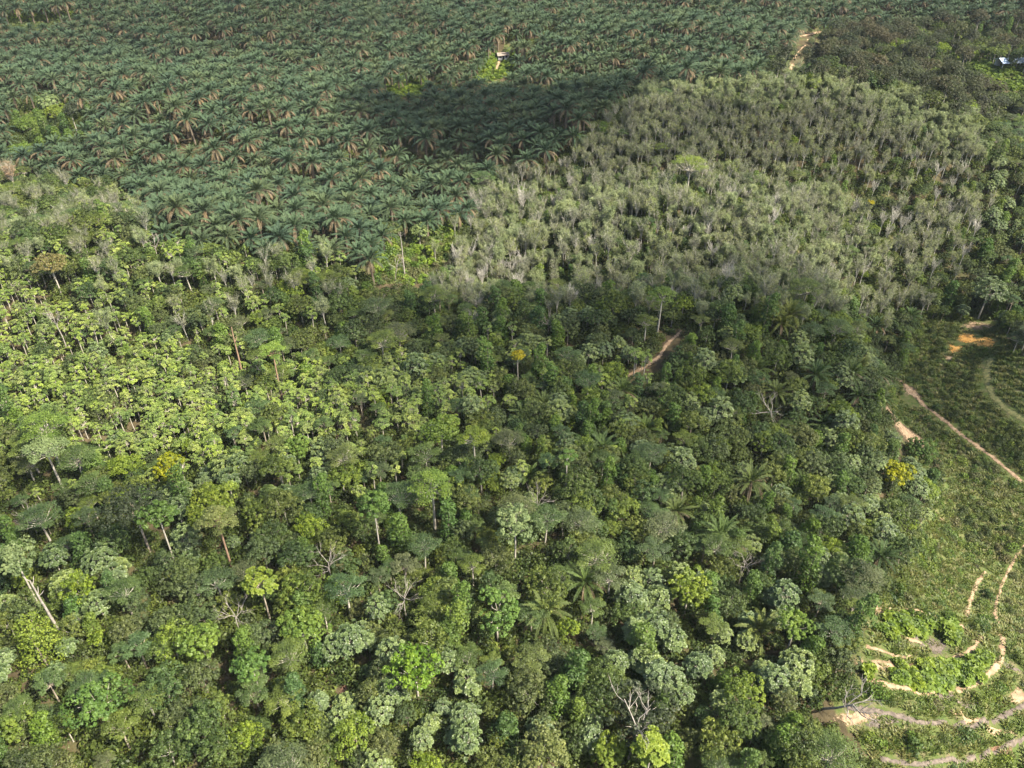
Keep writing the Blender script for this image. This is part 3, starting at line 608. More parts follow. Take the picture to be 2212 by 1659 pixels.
# ------------------------------------------------------------------ heroes: trees one can point at
def hero(kind, name, u, v, h, build, label, cat='tree', rz=0., tilt=(0, 0)):
    """crown centre seen at (u, v); h = height of that centre above the ground"""
    x, y = hit(u, v, h); V = Variant(name, build)
    o = place(name, V, x, y, float(height(x, y))-.1, rz, 1.0, label, cat, None, True, tilt)
    HX.append((x, y, V.r*.75)); return o
HX = []
def um(seed, H, Rc, col, bark='palebark', tiers=16, depth=.32, ls=.3, nlf=150): return t_fine(seed, H, Rc, 'h_'+col, bark, tiers, nlf, ls, depth)
def bl(seed, H, Rc, col, nl=8, dome=.6, bark='palebark', ls=.36, lobe=.44, ncl=12, nlf=40): return t_broad(seed, H, Rc, nl, ncl, nlf, ls, 'h_'+col, bark, dome, lobe)
HL = [
 ('umbrella_tree', 587, 752, 15, um(1, 16, 3.2, 'bright', 'redbark', 12), "bright green flat-topped tree on a thin reddish trunk, above the pale young trees"),
 ('umbrella_tree', 338, 1105, 14, bl(2, 16, 3.3, 'emerald', 6, .7), "emerald tree with three rounded lobes on a long bare pale trunk, left"),
 ('umbrella_tree', 470, 1125, 14, um(3, 16, 3.6, 'olive', 'redbark', 18, .5), "olive flat-crowned tree on a brown trunk in front of the yellow-green dome"),
 ('domed_tree', 455, 1082, 9, bl(4, 11, 4.8, 'lime', 9, .6, 'bark', .34, .4, 14), "wide yellow-green domed tree behind the olive flat-crowned tree"),
 ('domed_tree', 360, 998, 9, bl(5, 10, 2.8, 'yellow', 6, .7, 'redbark'), "small yellow crowned tree at the lower edge of the pale young trees"),
 ('spreading_tree', 92, 918, 13, um(6, 15, 5.0, 'bright', 'palebark', 24, .4), "wide bright green tree near the left edge of the young slope"),
 ('spreading_tree', 95, 962, 13, um(7, 14, 4.3, 'pale', 'palebark', 20, .4), "greyish green feathery tree just below the wide bright one at far left"),
 ('domed_tree', 637, 958, 7, bl(8, 9, 2.6, 'bright', 7, 1.1), "tall narrow bright green tree at the right end of the young slope"),
 ('spreading_tree', 932, 1045, 12, um(9, 14, 4.2, 'bright', 'palebark', 22, .55), "layered fresh green tree in the middle of the forest, plates of leaves"),
 ('domed_tree', 952, 925, 8, bl(10, 10, 3.7, 'bright', 8, .6), "light green round tree left of its lime neighbour, mid forest"),
 ('domed_tree', 1022, 940, 12, um(11, 13, 3.2, 'lime', 'palebark', 14, .4), "lime flat tree right of the light green round tree, mid forest"),
 ('umbrella_tree', 806, 1085, 15, bl(12, 17, 2.6, 'emerald', 6, .8), "green tree with a thin long trunk left of the layered fresh green tree"),
 ('domed_tree', 1075, 1310, 9, bl(13, 11, 3.6, 'emerald', 8, .75), "rich green lobed tree in the lower middle of the forest"),
 ('domed_tree', 895, 1432, 9, bl(14, 11, 3.6, 'vivid', 9, .8, ls=.34), "vivid green tree, the brightest crown in the lower half"),
 ('domed_tree', 1313, 1618, 7, bl(15, 8, 2.4, 'lime', 7, .9), "yellow-green bushy tree at the bottom edge, left one of a pair"),
 ('rosette_tree', 1408, 1608, 11, t_large(16, 12, 2.2, 70, .55, 'h_lime', 'palebark', .9), "yellow-green spiky tree at the bottom edge, right one of a pair"),
 ('domed_tree', 1490, 1265, 8, bl(17, 10, 3.6, 'lime', 8, .8), "tall yellow-green tree left of the cleared terraces"),
 ('domed_tree', 1720, 1345, 8, bl(18, 10, 2.8, 'bright', 7, .9), "lime green upright tree nearest the terraces, dark trees around it"),
 ('domed_tree', 1938, 1015, 7, bl(19, 9, 3.0, 'yellow', 8, .85, ls=.32, nlf=50), "dense yellow tree at the forest edge beside the emerald one"),
 ('domed_tree', 1992, 962, 7, bl(20, 9, 3.3, 'emerald', 9, .85, ls=.32, nlf=50), "dense emerald tree at the forest edge behind the yellow one"),
 ('flowering_tree', 1120, 765, 9, bl(21, 10, 1.5, 'gold', 5, .6), "small tree covered in yellow blossom in the dark gully"),
 ('flowering_tree', 1880, 445, 11, bl(22, 13, 1.2, 'gold', 4, .6), "tiny orange-yellow tree among the grey rubber trees"),
 ('spreading_tree', 1492, 345, 14, um(23, 15, 6.0, 'lime', 'palebark', 16, .3), "lime flat crown standing out at the foot of the rubber dome"),
 ('dark_tree', 282, 1080, 14, bl(24, 17, 5.4, 'dark', 10, .7, 'bark', .34, .4, 14), "very dark large tree left of the emerald long-trunked one"),
 ('domed_tree', 560, 1255, 11, t_large(25, 13, 2.6, 50, .6, 'h_lime', 'bark', .7), "lime tree with open crown below the olive flat-crowned tree"),
 ('domed_tree', 650, 1345, 8, bl(26, 10, 3.8, 'bright', 9, .8), "green lobed tree between the lime open one and the lower forest"),
 ('umbrella_tree', 1225, 992, 11, um(27, 13, 2.1, 'emerald', 'palebark', 8, .7), "small deep green umbrella tree on a white forked trunk"),
 ('domed_tree', 1112, 1125, 12, bl(28, 15, 3.8, 'pale', 8, .85), "tall pale green tree with a bare trunk, middle of the forest"),
 ('umbrella_tree', 32, 1210, 12, bl(29, 14, 3.4, 'pale', 7, .5), "pale green tree with twin white trunks at the left edge"),
 ('domed_tree', 430, 1380, 8, bl(30, 10, 2.9, 'bright', 7, .7), "fresh green round tree above the pale large-leaved crowns, lower left"),
 ('domed_tree', 545, 1440, 8, bl(31, 10, 2.9, 'emerald', 7, .6), "soft green round tree right of the pale large-leaved crowns, lower left"),
 ('domed_tree', 215, 1520, 8, bl(32, 11, 3.9, 'emerald', 9, .5), "mid green spreading tree over thin trunks, lower left"),
 ('spreading_tree', 1430, 640, 11, um(33, 13, 3.6, 'bright', 'palebark', 14, .4), "fresh green tree in the gully under the rubber slope"),
 ('domed_tree', 60, 1360, 10, t_vine(34, 10, 4.2, 'h_lime'), "yellow-green mound of climbers at the left edge of the lower forest"),
 ('domed_tree', 1385, 1525, 10, bl(35, 12, 4.6, 'dark', 9, .8), "big dark green tree behind a white snag, lower right of the forest"),
 ('pinkish_tree', 20, 372, 9, t_rubber(36, 12, 'h_pink', 1.4, 'palebark', 9), "pinkish grey almost leafless tree at the left edge below the plantation"),
 ('pinkish_tree', 110, 575, 10, bl(37, 13, 4.2, 'rust', 8, .5), "rusty olive tree on the left slope"),
 ('domed_tree', 105, 215, 8, t_large(38, 10, 4.0, 110, .7, 'h_pale', 'palebark', .7), "pale large-leaved tree in the clump inside the palm plantation"),
 ('domed_tree', 60, 262, 5, bl(39, 7, 5, 'bright', 9, .5), "bright green bushy tree at the lower left of the clump inside the plantation"),
 ('domed_tree', 120, 235, 6, bl(40, 8, 5, 'lime', 9, .45), "light green round tree at the heart of the clump inside the plantation"),
 ('dark_tree', 152, 238, 9, bl(41, 12, 3.0, 'dark', 7, .9), "dark narrow tree in the clump inside the palm plantation"),
 ('domed_tree', 45, 318, 4, bl(42, 6, 4.5, 'bright', 8, .6), "bright green tree at the near end of the clump inside the plantation"),
 ('domed_tree', 2140, 620, 12, t_large(43, 15, 5.0, 170, .6, 'large', 'palebark', .8), "large rounded dark green tree with pale trunks above the orange bank"),
 ('domed_tree', 1170, 1610, 8, bl(44, 10, 3.5, 'olive', 8, .8), "olive green tree at the bottom edge, middle"),
 ('dead_snag', 510, 755, 10, t_pole(45, 16, 'redbark', .22), "bare brown pole left of the bright flat-topped tree", 'dead tree'),
 ('dead_snag', 870, 550, 8, t_pole(46, 15, 'dead', .2), "tall white bare pole standing in the green clearing", 'dead tree'),
 ('dead_snag', 90, 1295, 9, t_pole(47, 14, 'dead', .24), "white forked snag in the forest at the lower left edge", 'dead tree'),
 ('dead_snag', 1372, 1540, 13, t_dead(48, 16, .5, 3, 'dead', .2), "white slender snag rising before the big dark tree, bottom", 'dead tree'),
 ('dead_snag', 1792, 1490, 5, t_dead(49, 12, .5, 7, 'dead', .24), "grey many-branched dead tree leaning at the edge of the terraces", 'dead tree'),
 ('dead_snag', 700, 1190, 9, t_dead(50, 10, .7, 7, 'dead', .11), "spreading leafless grey tree in the middle left of the forest", 'dead tree'),
 ('dead_snag', 1612, 1192, 9, t_dead(51, 9, .6, 7, 'dead', .10), "pale leafless crown among wild palms left of the terraces", 'dead tree'),
 ('dead_snag', 330, 525, 6, t_dead(52, 9, .3, 4, 'dead', .15), "white forked bare trunk in a dark gap of the left slope", 'dead tree'),
 ('dead_snag', 1690, 840, 10, t_dead(53, 13, .5, 5, 'dead', .17), "pale leaning bare tree on the wild palm knoll", 'dead tree'),
 ('dead_snag', 120, 690, 9, t_dead(54, 13, .25, 6, 'dead', .16), "upright pale dead tree on the sunlit young slope at left", 'dead tree'),
 ('dead_snag', 850, 575, 5, t_dead(55, 9, .8, 6, 'dead', .13), "low grey dead shrub tree left of the white pole", 'dead tree'),
 ('dead_snag', 1160, 1060, 9, t_dead(56, 10, .6, 7, 'dead', .11), "leafless grey-barked tree right of the layered fresh green tree", 'dead tree'),
 ('dead_snag', 500, 1300, 9, t_dead(57, 10, .7, 7, 'dead', .10), "leafless pinkish grey crown in the lower left forest", 'dead tree'),
 ('dead_snag', 870, 1265, 9, t_dead(58, 10, .7, 7, 'dead', .10), "fine-branched leafless tree left of the rich green lobed tree", 'dead tree'),
]
for i, h in enumerate(HL):
    nm, u, v, hh, b, lab = h[:6]
    hero(None, nm, u, v, hh, b, lab, h[6] if len(h) > 6 else 'tree', rz=i*1.3, tilt=(.35, .45) if 'leaning' in lab else (0, 0))
HX = np.array(HX)

# ------------------------------------------------------------------ choose a kind for every spot
rng = np.random.default_rng(11)
def grid(step, jit, x0, x1, y0, y1, hexa=False, rot=0.0):
    n = int(max(x1-x0, y1-y0)*1.5/step)+2; a, b = np.meshgrid(np.arange(-n//2, n//2), np.arange(-n//2, n//2))
    x = (a+(b % 2)*.5)*step if hexa else a*step; y = b*step*(.866 if hexa else 1)
    x, y = x.ravel().astype(float), y.ravel().astype(float); c, s = math.cos(rot), math.sin(rot)
    x, y = x*c-y*s, x*s+y*c; x += (x0+x1)/2; y += (y0+y1)/2
    x += rng.uniform(-jit, jit, x.shape)*step; y += rng.uniform(-jit, jit, y.shape)*step
    k = (x > x0) & (x < x1) & (y > y0) & (y < y1); return x[k], y[k]
def view(x, y, hc, mu=.16, mv=.14):
    z = height(x, y); u, v, d = project(x, y, z+hc)
    keep = (u > -mu*2212) & (u < (1+mu)*2212) & (v > -mv*1659) & (v < (1+mv)*1659) & (d > 20) & (y > 5)
    return keep, z, u, v, d
def inframe(u, v): return (u > -25) & (u < 2237) & (v > -20) & (v < 1690)
def visible(x, y, z, hc):
    """is the line from the camera to the crown clear of the ground"""
    ok = np.ones(len(x), bool)
    for k in np.linspace(.5, .985, 40):
        ok &= (CAMZ+(z+hc-CAMZ)*k) > height(x*k, y*k)+1.0
    return ok
LISTS = {k: [] for k in NAME}; LISTS['under'] = []; LISTS['tuft'] = []
def push(kind, x, y, z, u, v, d, s, zone=''):
    if kind == 'rubber' and (rng.random() < min(.92, max(0.0, (215+max(0, u-1850)*.5-v)/45)) or (v > 380 and u < 1900 and rng.random() < .3)): kind = 'rubberleaf'
    LISTS[kind].append((x, y, z, u, v, d, s, zone))
def zones_of(u, v):
    return {k: inpoly(p, u, v) for k, p in Z.items()}
open_keys = ('openstrip1', 'openstrip2', 'openleft', 'openright', 'lane')
def nohero(x, y, f=1.0):
    ok = np.ones(len(x), bool)
    for a, b, r in HX: ok &= (x-a)**2+(y-b)**2 > (r*f)**2
    return ok
LANES = [[(-50, 190), (200, 186), (420, 172), (640, 178)], [(240, 330), (340, 300), (440, 285), (520, 300)], [(620, 290), (760, 300), (900, 310)], [(560, 430), (700, 420)], [(840, 168), (960, 178), (1050, 150), (1100, 118), (1180, 60), (1260, -40)],
 [(300, -50), (420, 60), (560, 110), (700, 150)], [(1180, 150), (1330, 155), (1500, 130), (1620, 138)], [(1160, 330), (1020, 318), (900, 325)], [(700, -40), (900, 30), (1040, 80)], [(1300, 20), (1420, 60), (1560, 75)]]
def near_lane(u, v, w):
    n = np.zeros(u.shape, bool)
    for l in LANES:
        for (a, b), (c, e) in zip(l[:-1], l[1:]):
            t = np.clip(((u-a)*(c-a)+(v-b)*(e-b))/((c-a)**2+(e-b)**2), 0, 1)
            n |= np.hypot(u-a-t*(c-a), (v-b-t*(e-b))*1.6) < w
    return n
# palms of the plantation
x, y = grid(6.7, .06, -520, 520, 150, 720, True, R(8))
k, z, u, v, d = view(x, y, 8, .1, .1); zz = zones_of(u, v)
k &= zz['palm'] & ~zz['farclump'] & nohero(x, y)
for o in open_keys: k &= ~zz[o]
k &= free(x, y, 2.0) & (rng.random(len(x)) > .03) & ~near_lane(u, v, 10)
for i in np.where(k)[0]: push('palm', x[i], y[i], z[i], u[i], v[i], d[i], rng.uniform(.88, 1.12))
# everything else
x, y = grid(3.15, .38, -340, 340, 20, 540)
k, z, u, v, d = view(x, y, 9); zz = zones_of(u, v)
wu, wv = u+16*np.sin(x*.31+y*.17)+rng.normal(0, 16, u.shape), v+11*np.sin(x*.23-y*.29)+rng.normal(0, 1, v.shape)*np.where((v > 520) & (v < 700), 26, 11); zs = zones_of(wu, wv)
for q in ('rubber', 'young', 'knoll', 'leftslope', 'acacia', 'pale', 'darkwood'): zz[q] = zs[q] & ~zz['palm']
k &= free(x, y, 1.6) & nohero(x, y) & ~zz['scrub'] & ~zz['redgap']
for o in open_keys: k &= ~zz[o]
k &= ~zz['clear']; pal = zz['palm'] & ~zz['farclump']
patchn = np.sin(x*.11+1)*np.cos(y*.09+2)+.6*np.sin(x*.05-y*.07)        # species grow in patches
for i in np.where(k & ~pal)[0]:
    r = rng.random(); a = (x[i], y[i], z[i], u[i], v[i], d[i])
    if zz['farclump'][i]:
        if r < .25: push('vine', *a, 1.0, 'clump')
        continue
    if zz['pale'][i]: push('bare' if r < .25 else 'rubber', *a, rng.uniform(.6, .85), 'pale'); continue
    if zz['rubber'][i]:
        dm = v[i] < 340; gy_ = patchn[i] > .35 or (330 < v[i] < 400)
        if r < (.84 if dm else (.30 if gy_ else .66)): push('rubber', *a, rng.uniform(.5, .75) if dm else rng.uniform(.5, .92), 'rub')
        elif r < (.85 if dm else .70 if not gy_ else .36): push('bare', *a, rng.uniform(.55, .8), 'rub')
        elif r < (.93 if dm else .88): push('broad', *a, rng.uniform(.35, .6), 'rub')
        elif r < .95: push('vine', *a, rng.uniform(.5, .8), 'rub')
        elif r < .97: push('fine', *a, rng.uniform(.4, .7), 'rub')
        continue
    if zz['acacia'][i]:
        if r < .25: push('acacia', *a, rng.uniform(.45, 1.05), 'aca')
        elif r < .45: push('broad', *a, .9, 'aca')
        continue
    if zz['young'][i]:
        if r < .17: push('broad', *a, rng.uniform(.35, .7), 'yng')
        elif r < .20: push('large', *a, rng.uniform(.5, .8), 'yng')
        elif r < .24: push('fine', *a, rng.uniform(.5, .8), 'yng')
        elif r < .27: push('vine', *a, rng.uniform(.6, .9), 'yng')
        continue
    if zz['knoll'][i]:
        if r < .12: push('wild', *a, rng.uniform(.65, .95), 'kno')
        elif r < .50: push('broad', *a, rng.uniform(.45, .85), 'kno')
        elif r < .64: push('vine', *a, rng.uniform(.6, .95), 'kno')
        elif r < .76: push('large', *a, rng.uniform(.6, .9), 'kno')
        elif r < .84: push('fine', *a, rng.uniform(.5, .8), 'kno')
        continue
    if zz['leftslope'][i]:
        if r < .33: push('broad', *a, rng.uniform(.5, .85), 'lft')
        elif r < .50: push('rubber', *a, rng.uniform(.6, .85), 'lft')
        elif r < .66: push('fine', *a, rng.uniform(.5, .8), 'lft')
        elif r < .78: push('young', *a, rng.uniform(.9, 1.2), 'lft')
        elif r < .84: push('vine', *a, rng.uniform(.7, 1), 'lft')
        continue
    dense = .78 if zz['darkwood'][i] else .70
    pz = patchn[i]; zn = 'drk' if zz['darkwood'][i] else ('low' if v[i] > 1180 else ('mid' if v[i] > 780 else 'gul'))
    if r < .34*(1.25 if pz < .3 else .7): push('broad', *a, rng.uniform(.4, .84), zn)
    elif r < .34+.16*(1.6 if pz > .2 else .5): push('large', *a, rng.uniform(.45, .82), zn)
    elif r < .60: push('fine', *a, rng.uniform(.45, .9), zn)
    elif r < .67: push('vine', *a, rng.uniform(.7, 1.2), zn)
    elif r < .676: push('dead', *a, rng.uniform(.45, .75), zn)
    elif r < .715 and u[i] > 1150 and v[i] > 600 and v[i] < 1350: push('wild', *a, rng.uniform(.65, .95), zn)
x, y = grid(3.1, .4, -250, 300, 150, 480)
k, z, u, v, d = view(x, y, 8); zz = zones_of(u, v); k &= inpoly(Z['rubber'], u+rng.normal(0, 16, u.shape), v+rng.normal(0, 1, v.shape)*np.where(v > 480, 30, 8)) & ~inpoly(Z['palm'], u, v) & nohero(x, y) & (rng.random(len(x)) < np.where(v < 320, 1.0, np.where((v < 400) & (u > 1350), .1, .5)))
for i in np.where(k)[0]: push('rubber', x[i], y[i], z[i], u[i], v[i], d[i], rng.uniform(.45, .7), 'rub')
x, y = grid(1.8, .38, -250, 250, 60, 380)
k, z, u, v, d = view(x, y, 6); zz = zones_of(u, v); zz['young'] = inpoly(Z['young'], u+rng.normal(0, 38, u.shape), v+rng.normal(0, 26, v.shape)) & ~zz['palm']; k &= (zz['young'] | (zz['leftslope'] & (rng.random(len(x)) < .22)) | (inpoly([(-400,500),(1500,760),(1300,1000),(700,1080),(-400,1050)], u, v) & ~zz['palm'] & (rng.random(len(x)) < .22))) & nohero(x, y) & (rng.random(len(x)) < .78)
yn = np.sin(x*.21+y*.12)+np.cos(y*.27-x*.1)
k &= (yn > -.9) | (rng.random(len(x)) < .35)
for i in np.where(k)[0]: push('young', x[i], y[i], z[i], u[i], v[i], d[i], rng.uniform(.6, 1.15), 'yng' if zz['young'][i] else 'lft')
# undergrowth under all the forest
x, y = grid(2.5, .4, -340, 340, 20, 540)
k, z, u, v, d = view(x, y, 2); zz = zones_of(u, v)
k &= free(x, y, .3) & ~zz['scrub'] & ~zz['clear'] & ~(zz['young'] & (rng.random(len(x)) < .5)) & ~(zz['palm'] & ~zz['farclump'] & (rng.random(len(x)) > .3)) & ~zz['redgap'] & ~zz['lane']
for o in ('openstrip1', 'openstrip2', 'openleft', 'openright'): k &= ~zz[o]
for i in np.where(k)[0]: push('under', x[i], y[i], z[i]-.3, u[i], v[i], d[i], rng.uniform(.7, 1.3))
# shrubs of the scrubland and of the clearings
x, y = grid(1.55, .42, -340, 340, 40, 500)
k, z, u, v, d = view(x, y, .6); zz = zones_of(u, v); inn = zz['scrub'] | zz['clear'] | zz['openstrip1'] | zz['openstrip2'] | zz['openleft'] | zz['openright']
far_ = (zz['openstrip1'] | zz['openstrip2'] | zz['openleft'] | zz['openright'])
k &= inn & (free(x, y, .75) | (inpoly(Z['fern'], u, v) | inpoly(Z['fern2'], u, v)) & free(x, y, .1)) & nohero(x, y, .8)
pn = np.sin(x*.32+.6)*np.cos(y*.28)+.7*np.sin(x*.13+y*.17+1)+.5*np.sin(x*.7-y*.6)
fe = zz['fern'] | zz['fern2']; th = zz['thicket']
dens = np.where(fe, 1.0, np.where(zz['grassy'], .22, np.where(far_, .6, np.where(pn > .1, .95, .32))))
k &= rng.random(len(x)) < dens
for i in np.where(k)[0]:
    if fe[i] or (far_[i] and rng.random() < .8) or (zz['clear'][i] and rng.random() < .3): push('fern', x[i], y[i], z[i]-.05, u[i], v[i], d[i], rng.uniform(.8, 1.25), 'scr'); continue
    if th[i] and rng.random() < .3: push('under', x[i], y[i], z[i]-.2, u[i], v[i], d[i], rng.uniform(.5, .8)); continue
    if pn[i] > .5 and not zz['grassy'][i] and not zz['clear'][i] and rng.random() < (.42 if v[i] > 1150 else .8): push('under', x[i], y[i], z[i]-.2, u[i], v[i], d[i], rng.uniform(.35, .7)*(1 if v[i] < 1330 else .75)); continue
    push('shrub', x[i], y[i], z[i]-.05, u[i], v[i], d[i], rng.uniform(.6, 1.25)*(1.5 if zz['clear'][i] else 1.0)*(1.25 if pn[i] > .6 else 1), 'clr' if zz['clear'][i] else 'scr')
x, y = grid(1.15, .45, -340, 340, 40, 500)
k, z, u, v, d = view(x, y, .3); zz = zones_of(u, v); inn = zz['scrub'] | zz['clear'] | zz['openstrip1'] | zz['openstrip2'] | zz['openleft'] | zz['openright']
k &= inn & free(x, y, -.1) & (rng.random(len(x)) < .8)
for i in np.where(k)[0]: push('tuft', x[i], y[i], z[i]-.03, u[i], v[i], d[i], rng.uniform(.7, 1.4))

# ------------------------------------------------------------------ labels by kind and by where it grows
SHORT = ["bright flat-topped tree on a reddish trunk", "emerald three-lobed long-trunked tree", "olive flat-crowned tree", "wide yellow-green domed tree", "small yellow crowned tree",
 "wide bright green tree at far left", "greyish feathery tree at far left", "narrow bright green tree", "layered fresh green tree", "light green round tree mid forest", "lime flat tree mid forest",
 "green thin-trunked tree", "rich green lobed tree", "vivid green tree", "left bushy lime tree at the bottom", "spiky lime tree at the bottom", "tall yellow-green tree", "lime upright tree by the terraces",
 "dense yellow tree", "dense emerald edge tree", "yellow blossom tree", "tiny orange-yellow tree", "lime flat crown below the dome", "very dark large tree", "lime open-crowned tree", "green lobed tree lower left",
 "deep green umbrella tree", "tall pale green tree", "pale tree with twin trunks", "fresh green round tree lower left", "soft green round tree lower left", "mid green spreading tree", "fresh green gully tree",
 "yellow-green climber mound", "big dark tree lower right", "pinkish leafless tree", "rusty olive tree", "pale clump tree inside the plantation", "bushy clump tree inside the plantation", "round light clump tree inside the plantation",
 "dark narrow clump tree", "nearest clump tree inside the plantation", "large rounded tree above the orange bank", "olive tree at the bottom edge", "bare brown pole", "tall white pole", "white forked snag at left",
 "white slender snag", "grey leaning dead tree", "spreading leafless grey tree", "pale leafless crown", "white forked trunk in the gap", "pale leaning bare tree", "upright pale dead tree", "low grey dead tree",
 "leafless grey-barked tree", "leafless pinkish crown", "fine-branched leafless tree"]
assert len(SHORT) == len(HL)
MARKS = [(h[1], h[2], "the "+t) for h, t in zip(HL, SHORT)]+[(1086, 117, "the tan-roofed hut"), (2188, 131, "the pale blue shed"), (2056, 99, "the pale-roofed hut"), (2060, 1495, "the long curved track"),
 (2085, 738, "the orange muddy water"), (2110, 965, "the diagonal track"), (1968, 848, "the upper bare soil patch"), (1930, 1440, "the bare patch above the curved track"), (1850, 1552, "the lowest bare patch"),
 (2100, 1285, "the short steep track"), (1905, 1320, "the topmost terrace patch"), (1425, 770, "the track through the gully"), (900, 474, "the yellow track by the palms"), (2140, 840, "the grassy track"),
 (1050, 240, "the centre of the dark cloud shadow"), (150, 20, "the far left clearing"), (870, 180, "the narrow bright strip in the plantation"),
 (300, 480, "the left part of the plantation's lower edge"), (790, 560, "the lowest tip of the plantation"), (1000, 390, "the plantation corner by the rubber trees"), (30, 345, "the left end of the plantation's lower edge"),
 (540, 500, "the middle of the plantation's lower edge"), (1160, 330, "the plantation edge below the dark shadow"), (1340, 200, "the left foot of the rubber dome"), (1700, 160, "the top of the rubber dome"), (2110, 270, "the right foot of the rubber dome"), (1740, 85, "the pale yard by the dark wood"), (2160, 1520, "the lower right corner")]
MU = np.array([(a, b) for a, b, _ in MARKS], float)
LOOK = {'broad': "rounded broadleaf tree", 'large': "pale big-leaved tree", 'young': "slim young tree", 'fine': "feathery tree", 'vine': "climber-covered tree", 'rubber': "rubber tree", 'bare': "leafless upright tree", 'rubberleaf': "fresh green rubber tree",
 'acacia': "brownish clumpy tree", 'dead': "dead grey tree", 'wild': "wild palm", 'shrub': "green shrub", 'fern': "bright fern clump", 'palm': "oil palm"}
PLURAL = {'broad': "rounded broadleaf trees", 'large': "pale big-leaved trees", 'young': "slim young trees", 'fine': "feathery trees", 'vine': "climber-covered trees", 'rubber': "rubber trees", 'bare': "leafless upright trees", 'rubberleaf': "fresh green rubber trees",
 'acacia': "brownish clumpy trees", 'dead': "dead grey trees", 'wild': "wild palms", 'shrub': "green shrubs", 'fern': "bright fern clumps", 'palm': "oil palms of the plantation"}
ONES = ["nearest", "second", "third", "fourth", "fifth", "sixth", "seventh", "eighth", "ninth", "tenth", "eleventh", "twelfth", "thirteenth", "fourteenth", "fifteenth", "sixteenth", "seventeenth", "eighteenth", "nineteenth", "twentieth"]
DIRS = ["right of", "lower right of", "below", "lower left of", "left of", "upper left of", "above", "upper right of"]
def name_all(kind, pts):
    """one label each: rank outward from the nearest landmark, by direction"""
    key = {}; out = [None]*len(pts)
    for n, (u, v) in enumerate(pts):
        dd = np.hypot(MU[:, 0]-u, MU[:, 1]-v); m = int(np.argmin(dd)); a = math.atan2(v-MU[m, 1], u-MU[m, 0])
        key.setdefault((m, int(round(a/(math.pi/4))) % 8), []).append((dd[m], n))
    for (m, o), l in key.items():
        for r, (_, n) in enumerate(sorted(l)):
            w = ONES[r] if r < 20 else ["twenty", "thirty", "forty", "fifty"][min(3, (r+1)//10-2)]+"-"+["odd", "first", "second", "third", "fourth", "fifth", "sixth", "seventh", "eighth", "ninth"][(r+1) % 10]
            out[n] = f"{w} {LOOK[kind]} {DIRS[o]} {MARKS[m][2]}"
    return out
CAP = 295
for kind, lst in LISTS.items():
    if not lst: continue
    xs = np.array([a[:7] for a in lst], float); zs = [a[7] for a in lst]; V = VAR[kind]; n = len(lst)
    vi = rng.integers(0, len(V), n); rz = rng.uniform(0, 2*math.pi, n)
    if kind in ('under', 'tuft'):
        nm, lab = ('undergrowth', "dark undergrowth beneath the forest trees") if kind == 'under' else ('grass', "rough grass on the cleared slope and clearings")
        scatter_stuff(nm, V, np.stack([xs[:, 0], xs[:, 1], xs[:, 2], rz, xs[:, 6], vi], 1), lab); continue
    hc = {'palm': 8, 'shrub': .8, 'fern': .8}.get(kind, 9)
    cand = inframe(xs[:, 3], xs[:, 4]) & visible(xs[:, 0], xs[:, 1], xs[:, 2], hc)
    order = np.argsort(np.where(cand, xs[:, 5]/xs[:, 6]**.5, 1e9)); pick = [i for i in order[:CAP] if cand[i]]
    pset = set(pick); nm, cat = NAME[kind]
    labs = name_all(kind, [(xs[i, 3], xs[i, 4]) for i in pick])
    for i, lab in zip(pick, labs):
        s = xs[i, 6]; px = F*V[vi[i]].r*2*s/xs[i, 5]
        parts = px > 20 and len(V[vi[i]].parts) > 1
        sc = (s*rng.uniform(.93, 1.07), s*rng.uniform(.93, 1.07), s*rng.uniform(.95, 1.08))
        place(nm, V[vi[i]], xs[i, 0], xs[i, 1], xs[i, 2]-.08, rz[i], sc, lab, cat, PLURAL[kind], parts, (rng.normal(0, .035), rng.normal(0, .035)))
    rest = [i for i in range(n) if i not in pset]
    if rest:
        rest = np.array(rest)
        SN = {'broad': ('distant_broadleaf_wood', "mass of broadleaf trees behind and beside the nearer ones"), 'palm': ('distant_plantation', "mass of far oil palms filling the upper plantation"),
              'rubber': ('distant_rubber_wood', "mass of far rubber trees on the dome"), 'shrub': ('scrub', "low scrub covering the cleared slope")}
        a, b = SN.get(kind, ('distant_'+nm.replace('_tree', '')+'_growth', "mass of farther "+nm.replace('_', ' ')+"s"))
        scatter_stuff(a, V, np.stack([xs[rest, 0], xs[rest, 1], xs[rest, 2]-.08, rz[rest], xs[rest, 6], vi[rest]], 1), b)
    print(kind, n, len(pick))

# ------------------------------------------------------------------ buildings
def box(mb, c, s, m, rz=0.0):
    v = np.array([[a, b, d] for d in (-.5, .5) for a, b in ((-.5, -.5), (.5, -.5), (.5, .5), (-.5, .5))])*np.array(s)
    cc, ss = math.cos(rz), math.sin(rz); v = np.stack([v[:, 0]*cc-v[:, 1]*ss, v[:, 0]*ss+v[:, 1]*cc, v[:, 2]], 1)+np.array(c)
    mb.add(v, [[0, 3, 2, 1], [4, 5, 6, 7], [0, 1, 5, 4], [1, 2, 6, 5], [2, 3, 7, 6], [3, 0, 4, 7]], m)
def gable(mb, w, dp, z0, z1, m, t=.12):
    for sg in (-1, 1):
        v = [(-w/2, sg*dp/2, z0), (w/2, sg*dp/2, z0), (w/2, 0, z1), (-w/2, 0, z1)]; v += [(a, b, c+t) for a, b, c in v]
        mb.add(v, [[0, 1, 2, 3], [4, 7, 6, 5], [0, 4, 5, 1], [1, 5, 6, 2], [2, 6, 7, 3], [3, 7, 4, 0]], m)
